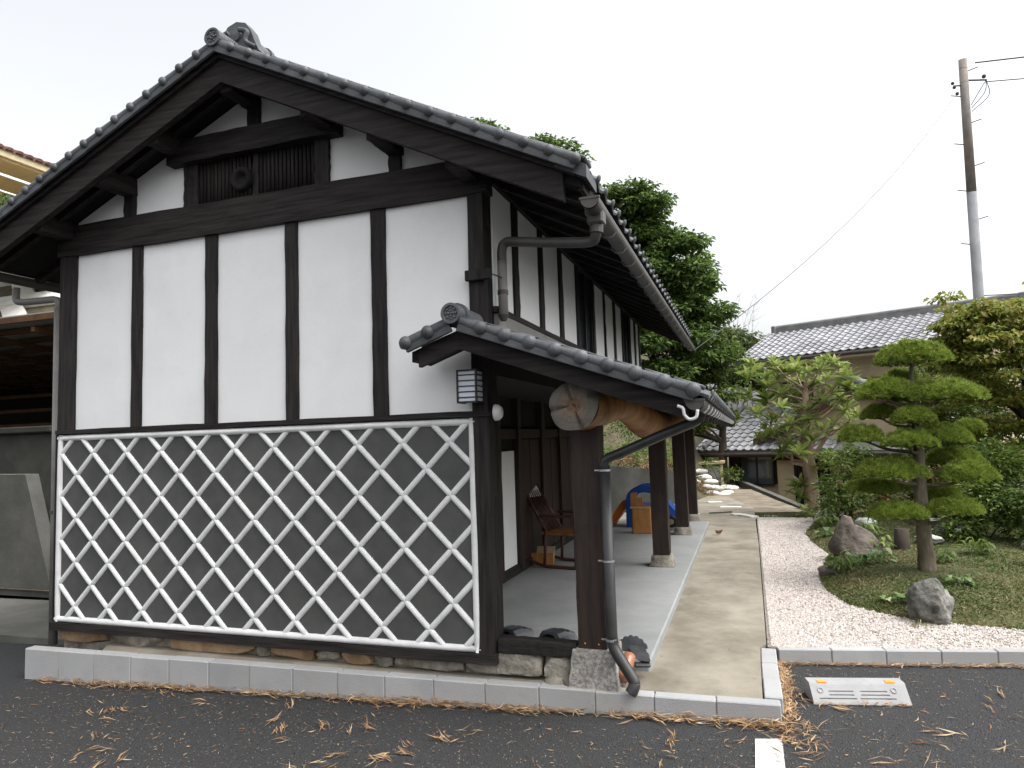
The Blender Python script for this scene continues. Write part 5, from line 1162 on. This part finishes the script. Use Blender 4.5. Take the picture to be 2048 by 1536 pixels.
# sandbags
rg = np.random.default_rng(9); sb = 0
sbp = []
for L_i, (x0_, x1_, y_, z_) in enumerate(((.25,1.25,13.4,.04),(.2,1.35,13.8,.04),(.2,1.1,13.9,.16),(.1,.95,14.2,.27),(.05,.8,14.5,.38),(-.55,-.1,14.0,.45),(-.6,-.1,14.2,.57),(-.65,-.15,14.4,.69),(-.5,-.1,13.2,.14),(.0,.6,15,.5),(.9,1.4,14.6,.08))):
    n = max(2, int((x1_-x0_)/.30))
    for i in range(n): sbp.append((x0_+(x1_-x0_)*(i+.5)/n+rg.normal(0,.03), y_+rg.normal(0,.05), z_+rg.normal(0,.012), rg.normal(0,.35)))
pos = ['front row', 'second row', 'upper rows']
for i, (x, y, z, a) in enumerate(sbp):
    g = sphere((0,0,.06), (.20,.13,.075), 14, 8); g = ([(v[0]*(1+.12*noise.noise(Vector(v)*7+Vector((i,0,0)))), v[1]*(1+.15*noise.noise(Vector(v)*9+Vector((0,i,0)))), max(0.0, v[2]*(1+.2*noise.noise(Vector(v)*8+Vector((0,0,i)))))) for v in g[0]], g[1])
    O('sandbag', rotz(g, (x,y,z), a), 'sandbag', smooth=True, label=['white sandbag at the very front of the heap by the dry stalks' if y < 13.6 else 'white sandbag low in the middle of the heap beside the edging' if z < .22 and x > 0 else 'white sandbag in the upper rows of the heap by the grey shed' if x > 0 else 'white sandbag in the small stack against the retaining wall end'][0], cat='sandbag', group='sandbags heaped behind the verandah')
# retaining wall and planted slope seen under the verandah
rwl = prism([(-3.6,7.9),(-1.2,8.1),(.2,11.0),(.45,13.0),(.2,13.1),(-.05,11.1),(-1.4,8.35),(-3.6,8.2)], 'z', -.1, 1.0)
V = [(v[0], v[1], v[2] if v[2] < .5 else 1.12-.11*max(0, v[1]-8)) for v in rwl[0]]
O('retaining_wall', (V, rwl[1]), 'dark_concrete', label='dark grey concrete retaining wall behind the verandah', cat='wall')
shrub('slope_weeds', (-.9,9.6,.9), [(-1.2,9.0,1.35,.5,.4,.3),(-.6,10.0,1.25,.4,.5,.3),(-.2,11.2,1.2,.4,.5,.35),(-1.6,9.6,1.8,.7,.6,.4),(0,12.2,1.0,.4,.4,.3),(-.8,11.5,1.9,.6,.6,.4)], 'shrub_leaf', 'tangled green weeds above the retaining wall', 900, .10, .03, 51, 'weeds', group='weeds on the slope')
shrub('slope_weeds', (-.4,10.6,.9), [(-.7,9.4,1.12,.35,.3,.1),(-.35,10.3,1.0,.3,.5,.12),(-.1,11.3,.95,.3,.4,.15),(.1,12.4,.85,.3,.4,.15)], 'dry_leaf', 'brown dead vines hanging over the retaining wall', 900, .12, .015, 52, 'weeds', group='weeds on the slope')
shrub('slope_weeds', (.9,15.2,.2), [(.7,15,.75,.3,.3,.15),(1.2,15.4,.45,.35,.3,.2),(.4,13.6,.5,.15,.15,.1),(1.0,13.9,.3,.12,.12,.08)], 'light_leaf', 'bright weeds growing among the sandbags', 900, .10, .03, 53, 'weeds', group='weeds on the slope')
shrub('dry_stalks', (.55,13.1,.1), [(.5,13.1,.3,.12,.1,.22),(.7,13.0,.15,.2,.12,.08)], 'dry_leaf', 'clump of dry straw stalks in front of the sandbags', 2600, .16, .008, 54, 'dry plant', group='weeds on the slope')
shrub('dark_hedge', (1.9,18.3,-1.4), [(1.7,18.2,-.35,.5,.4,.5),(2.2,18.0,-.6,.5,.4,.4)], 'tree_leaf', 'dark clipped bush beside the neighbour house wall', 1200, .07, .03, 55, 'bush')
for i, (x, y, a, b) in enumerate(((1.3,10.3,.2,.08),(.95,11.3,.14,.1),(1.45,9.0,.10,.10),(1.62,8.8,.08,.22))): 
    O('paving_slab', rotz(box(-a,a,-b,b,.07,.115+.003*i,.006), (x,y,0), .2*i), 'frame_concrete', label=['thin white slab lying on the ground past the verandah','broken white slab far behind the verandah','white concrete scrap beside the path end','white kerb piece at the far end of the gravel'][i], cat='slab', group='concrete scraps')
O('stick', tube([(.95,9.1,.12),(1.35,9.25,.125)], .012, 6), 'bark_dark', label='dark stick lying on the ground past the verandah', cat='stick')

# ================================================================== TREES BEHIND THE HOUSE
def tree(name, base, tiers, mt, label, seed, per=260, L=.17, W=.085, r0=.3, group='trees behind the house'):
    r_ = np.random.default_rng(seed); root = empty(name, base, label, 'tree', group); cl = []; lim = []
    topz = max(t[2] for t in tiers); tk = spline([base, (base[0]+.1, base[1], base[2]*.5+topz*.5), (base[0], base[1], topz-.3)], 6); lim.append(tube(tk, lerp_list([r0,r0*.6,r0*.12], len(tk)), 10))
    for (x, y, z, a, b, c) in tiers:
        s0 = min(tk, key=lambda v: abs(v.z-(z-.25*a-.3))); e = Vector((x,y,z))
        for q in range(int(8*a)+5):
            t = r_.random()*6.28; rr_ = r_.random()**.5; p = (x+a*rr_*math.cos(t), y+b*rr_*math.sin(t), z+c*r_.uniform(-.7,.9)*(1-.5*rr_)-.15*rr_); s_ = r_.uniform(.28,.55)
            cl.append((*p, s_, s_, s_*r_.uniform(.28,.5)))
            br = spline([s0, s0.lerp(Vector(p),.5)+Vector((0,0,.1)), p], 3); lim.append(tube(br, lerp_list([.05,.03,.008], len(br)), 5, False))
    V, F, A = crown(r_, cl, per, L, W, up=.2, shell=.3, droop=.2, flat=.45); ON('crown', V, F, mt, root, att=A)
    O('trunk', join(*lim), 'bark_dark', root, True)
tree('evergreen_tree', (-1.9,16.2,2.0), [(-1.55,16.2,8.9,.75,.8,.4),(-1.0,16.2,8.55,.8,.8,.4),(-.9,16.2,7.7,1.15,1.0,.5),(-1.8,16.2,7.9,1.0,1.0,.5),(.0,16.4,7.2,.75,.8,.35),(-.3,16.3,6.5,1.2,1.0,.5),(-1.5,16.3,6.7,1.2,1,.6),(.55,16.4,5.9,.65,.7,.35),(.1,16.3,5.3,1.0,1.0,.5),(-1.0,16.3,5.4,1.2,1.0,.6),(-3.2,16.2,8.4,.9,1,.5),(-2.8,16.2,7.0,1.2,1,.6),(-.6,16.1,4.4,1.2,1,.6),(.4,16.2,4.5,.8,.8,.5),(-.3,15.9,3.4,1.1,.9,.6),(.2,16.6,6.5,.8,.7,.5),(-.6,16.6,7.1,1.2,.9,.6),(.5,16.6,5.2,.8,.7,.5),(.1,16.7,4.9,1.1,.8,.6),(-1.2,16.7,6.0,1.3,.9,.6),(-1.3,16.6,8.2,1.1,.8,.5),(.3,16.7,3.9,1.0,.8,.6),(-1.0,16.7,3.0,1.4,.8,.8),(-2.2,16.6,4.8,1.4,.9,.8)], 'tree_leaf', 'tall dark evergreen tree rising behind the roof', 61, per=480)
tree('evergreen_tree', (-5.4,16.0,4.5), [(-4.1,16.0,10.75,.6,.6,.2),(-5.75,15.8,11.5,.45,.6,.2),(-5.0,16,10.6,.8,.8,.3),(-6.2,15.8,11,.8,.8,.4),(-3.4,16.0,10.3,.7,.7,.3),(-5,16,10.2,1.3,1,.4),(-4,16,9.4,1.2,1,.4)], 'tree_leaf', 'tree top peeping over the tiled ridge', 62, per=360)
tree('broadleaf_tree', (.9,17.5,-.3), [(.6,17.4,4.4,.7,.7,.4),(1.2,17.4,3.8,.7,.7,.4),(.4,17.2,3.5,.8,.8,.5),(.9,17.2,2.9,.8,.7,.5),(0,17,2.6,.8,.7,.5),(.6,17,2.1,.8,.7,.5),(-.3,16.8,1.9,.7,.7,.5)], 'light_leaf', 'yellow green tree below the dark evergreen', 63, per=430, L=.14, W=.07, r0=.16)
tree('broadleaf_tree', (2.3,23.5,-1.5), [(2.0,23,5.0,.8,.8,.5),(2.6,23,4.6,.7,.8,.5),(1.5,23,4.6,.9,.8,.6),(1.8,23,3.6,1,.8,.7),(1.0,23,5.3,.7,.7,.4)], 'tree_leaf', 'green tree crown behind the left eave of the neighbour house', 64, per=330, r0=.15)
# thin bare bamboo stalks
bb = empty('bamboo_clump', (1.6,21.0,.5), 'thin bare bamboo sprays against the sky above the trees', 'bamboo'); rg = np.random.default_rng(4)
for i in range(6):
    x = 1.05+i*.17; top = Vector((x+rg.uniform(.1,.6), 21+rg.normal(0,.3), 5.3+rg.random()*1.0)); c = spline([(x,21,1.5),(x+.05,21,3.8),(x+.15,21,5),top],4); gs = [tube(c, lerp_list([.012,.009,.006,.003],len(c)), 5)]
    for q in range(14):
        p = c[int(len(c)*.55+rg.random()*len(c)*.44)]; gs.append(tube([p, p+Vector((rg.normal(.1,.2), rg.normal(0,.15), rg.uniform(.05,.4)))], [.004,.0015], 4))
    O('stalk', join(*gs), 'bark', bb)

# ================================================================== UTILITY POLE AND WIRES
pb, ptp = Vector((8.33,19.45,-1.7)), Vector((8.207,18.28,12.15))
po = empty('utility_pole', pb, 'tall concrete utility pole with a rusty upper sleeve and climbing pegs', 'pole')
def pl(z): return pb.lerp(ptp, (z+1.7)/13.85)
O('shaft', tube([pb, pl(8.3)], [.145,.130], 18), 'pole_concrete', po, True); O('sleeve', tube([pl(8.28), pl(12.15)], [.128,.108], 18), 'pole_rust', po, True)
for i, z in enumerate((6.8,7.5,8.35,9.05,9.7,10.3,11.1,11.8)):
    c = pl(z); s_ = 1 if i % 2 else -1; O('peg', tube([c+Vector((s_*.1,0,0)), c+Vector((s_*.36,-.05,.05))], .014, 6), 'wire', po)
for z in (5.3,7.4,11.9,11.5,11.1): c = pl(z); O('band', tube([c-Vector((0,0,.03)), c+Vector((0,0,.03))], .140-.0025*z, 16), 'grey_metal', po)
c = pl(11.4); O('insulator', join(*[sphere(c+Vector(v), .05, 8, 5) for v in ((-.28,-.1,-.05),(-.3,-.05,.1),(-.22,-.1,-.25))], tube([c, c+Vector((-.3,-.1,.0))], .02, 6)), 'wire', po)
c = pl(11.55); O('bracket_arm', join(tube([c, c+Vector((.55,-.05,-.12))], .025, 6), *[tube(spline([c+Vector((.55,0,-.1)), c+Vector((.35+.1*q,-.1,-.4-.1*q)), c+Vector((.1,-.1,-.8-.1*q))],5), .012, 5) for q in range(3)], sphere(c+Vector((.5,0,.02)),.06,8,5)), 'wire', po)
def wire(a, b, sag, label, r=.011, n=14):
    a, b = Vector(a), Vector(b); O('wire', tube([a.lerp(b, i/n)-Vector((0,0,sag*4*(i/n)*(1-i/n))) for i in range(n+1)], r, 5), 'wire', label=label, cat='wire', group='overhead wires')
wire(pl(12.0)+Vector((.3,0,0)), (24,17,11.2), .25, 'thick cable leaving the pole top to the right', .022)
wire(pl(11.5)+Vector((.55,0,-.1)), (24,16.5,10.1), .3, 'thinner cable leaving below the pole top to the right', .016)
wire(pl(11.1)+Vector((-.28,0,0)), (.95,7.30,2.95), .45, 'thin service wire sagging from the pole to the house eave', .006)
wire(pl(5.3), (20,15,4.9), .2, 'low cable running right from the pole band', .014)
an = empty('roof_antenna', (9.3,16.0,4.0), 'small rake antenna at the right edge of the picture', 'antenna'); O('mast', tube([(9.3,16.0,3.5),(9.3,16.0,6.2)], .018, 6), 'wire', an)
for i in range(2): O('boom', tube([(8.7,15.8,6.05-i*.45),(9.9,16.2,6.1-i*.45)], .01, 5), 'wire', an)
for i in range(7): O('element', tube([(8.75+i*.17,15.65+i*.05,6.06),(8.75+i*.17,16.05+i*.05,6.06)], .006, 5), 'wire', an)

# ================================================================== LEFT OF THE HOUSE
O('retaining_wall', prism([(-12,-.12),(-6.30,-.12),(-6.80,1.36),(-12,1.4)], 'y', 1.95, 2.12), 'old_shade_concrete', label='shaded concrete retaining wall with a slanting end left of the house', cat='wall')  # shade painted in by the darkened concrete; thin so little lit end shows
O('retaining_wall', join(box(-30,-4.6,4.0,4.35,-.2,1.95), box(-30,-8.95,3.9,4.5,1.95,2.06,.02)), 'dark_concrete', label='low wall with a pale capping under the open shed', cat='wall')  # shadow behind the slanting wall is painted in by the darker concrete
shd = empty('open_shed', (-10.5,6,-.1), 'open timber shed with exposed brown purlins left of the house', 'shed')
def shz(y): return 3.80-.10*(y-4)
O('roof', prism([(3.9,3.93),(9.5,3.45),(9.5,3.38),(3.9,3.86)], 'x', -40, -7.4), 'grey_metal', shd)
O('fascia', box(-40,-7.4,3.86,3.9,3.80,3.90), 'shed_timber', shd); O('side_wall', box(-7.4,-7.3,4.4,9.4,1.9,3.9), 'dark_board', shd)  # side wall added to close the shed and darken its inside
for i in range(8): O('purlin', box(-40,-7.5,4.3+i*.62,4.38+i*.62,3.72-.053*i,3.80-.053*i), 'shed_timber', shd)
for i in range(12): O('rafter', prism([(3.95,3.72),(9.4,3.28),(9.4,3.20),(3.95,3.64)], 'x', -22.5+i*1.3, -22.42+i*1.3), 'shed_timber', shd)
for i in range(5): O('crossbar', box(-40,-7.6,8.0,8.06,1.55+i*.36,1.63+i*.36), 'shed_timber', shd)
O('back_wall', box(-40,-5.2,9.3,9.4,-.1,3.45), 'dark_board', shd)
for x in (-14.5,-6.9): O('post', box(x-.06,x+.06,4.4,4.52,2.0,3.75), 'shed_timber', shd)
O('drain_hose', tube(spline([(-4.6,2.2,-.1),(-4.55,2.15,.6),(-4.5,2.2,1.1),(-4.42,2.2,1.25)],4), .02, 7), 'pipe_grey', smooth=True, label='thin grey hose standing in the dark gap left of the house', cat='hose')
# hillside with concrete grid frame
hs_ = O('hillside', prism([(9.6,3.4),(16.5,9.6),(40,9.7),(40,2.5),(9.6,2.5)], 'x', -70, -6.5), 'earth', kind='structure', label='steep earth hillside behind the shed')
fm = empty('slope_frame', (-18,10,3.6), 'white concrete grid frame on the hillside behind the shed', 'frame')
def hp(x, t): return Vector((x, 9.6+6.9*t, 3.42+6.2*t))
for t in (.16,.38,.60,.84): O('frame_beam', obox(hp(-45,t), hp(-9.5,t), .75, .4, up=(0,-.67,.74)), 'frame_concrete', fm)
for i in range(10):
    for j, t in enumerate((.16,.38,.60,.84)):
        t2 = (.0,.16,.38,.60)[j]; x = -45.5+i*3.6+1.8*(j % 2); O('frame_brace', obox(hp(x,t), hp(x+2.6,t2), .70, .34, up=(0,-.67,.74)), 'frame_concrete', fm)
shrub('hillside_weeds', (-19,11,4), [(hp(-19+i*.9, .12+.11*(i % 6)).x, hp(0,.12+.11*(i % 6)).y-.1, hp(0,.12+.11*(i % 6)).z+.1, .5,.3,.2) for i in range(14)], 'light_leaf', 'green weeds between the concrete frames on the hillside', 700, .14, .05, 71, 'weeds', group='weeds on the slope')
# building on top of the hill
hb = empty('hilltop_building', (-26,16,9.7), 'cream building with a red brown tiled roof on top of the hill', 'building')
def hbp(name, g, m): return O(name, g, m, hb)
HX = -22.0
hbp('eave', join(prism([(HX-.1,11.85),(HX,11.85),(HX,12.12),(HX-.1,12.15)], 'y', 6, 24)), 'cream')
hbp('soffit', prism([(HX-.1,11.85),(HX-.1,11.75),(HX-2.6,11.45),(HX-2.6,11.6)], 'y', 6, 24), 'ochre')
hbp('wall', box(HX-2.9,HX-2.6,6,24,8.5,11.6), 'cream')
hbp('roof', prism([(HX+.05,12.13),(HX-3,13.2),(HX-6,12.1),(HX-6,12.0),(HX-3,13.1),(HX+.05,12.05)], 'y', 5.9, 24.1), 'red_tile')
rtm = tri_mesh('roof_tile', prism([(-.14,0),(-.11,.06),(-.05,.10),(.05,.10),(.11,.06),(.14,0)], 'x', -3.1, .12), 'red_tile')
for i in range(52): inst('roof_tile', rtm, Matrix.Translation((HX,6.2+i*.35,12.13)) @ Matrix.Rotation(R(19.5), 4, 'Y'), hb)
hbp('handrail', join(box(HX+.2,HX+.26,6,24,11.05,11.12), box(HX+.21,HX+.25,6,24,10.5,10.54)), 'white_metal')
for i in range(10): hbp('rail_post', box(HX+.19,HX+.27,6.2+i*1.75,6.36+i*1.75,8.8,11.1), 'white_metal')
hbp('terrace', box(HX-2.6,HX+.5,6,24,8.2,8.9), 'frame_concrete')
shrub('hilltop_flowers', (-22.3,12.6,9.0), [(-22.3,12.4,10.2,.3,.5,.5),(-22.2,13.0,10.4,.3,.4,.4),(-22.2,13.5,10.0,.3,.4,.4)], 'hosta_leaf', 'pale leafy shrub by the white railing on the hill', 700, .16, .09, 72, 'bush')
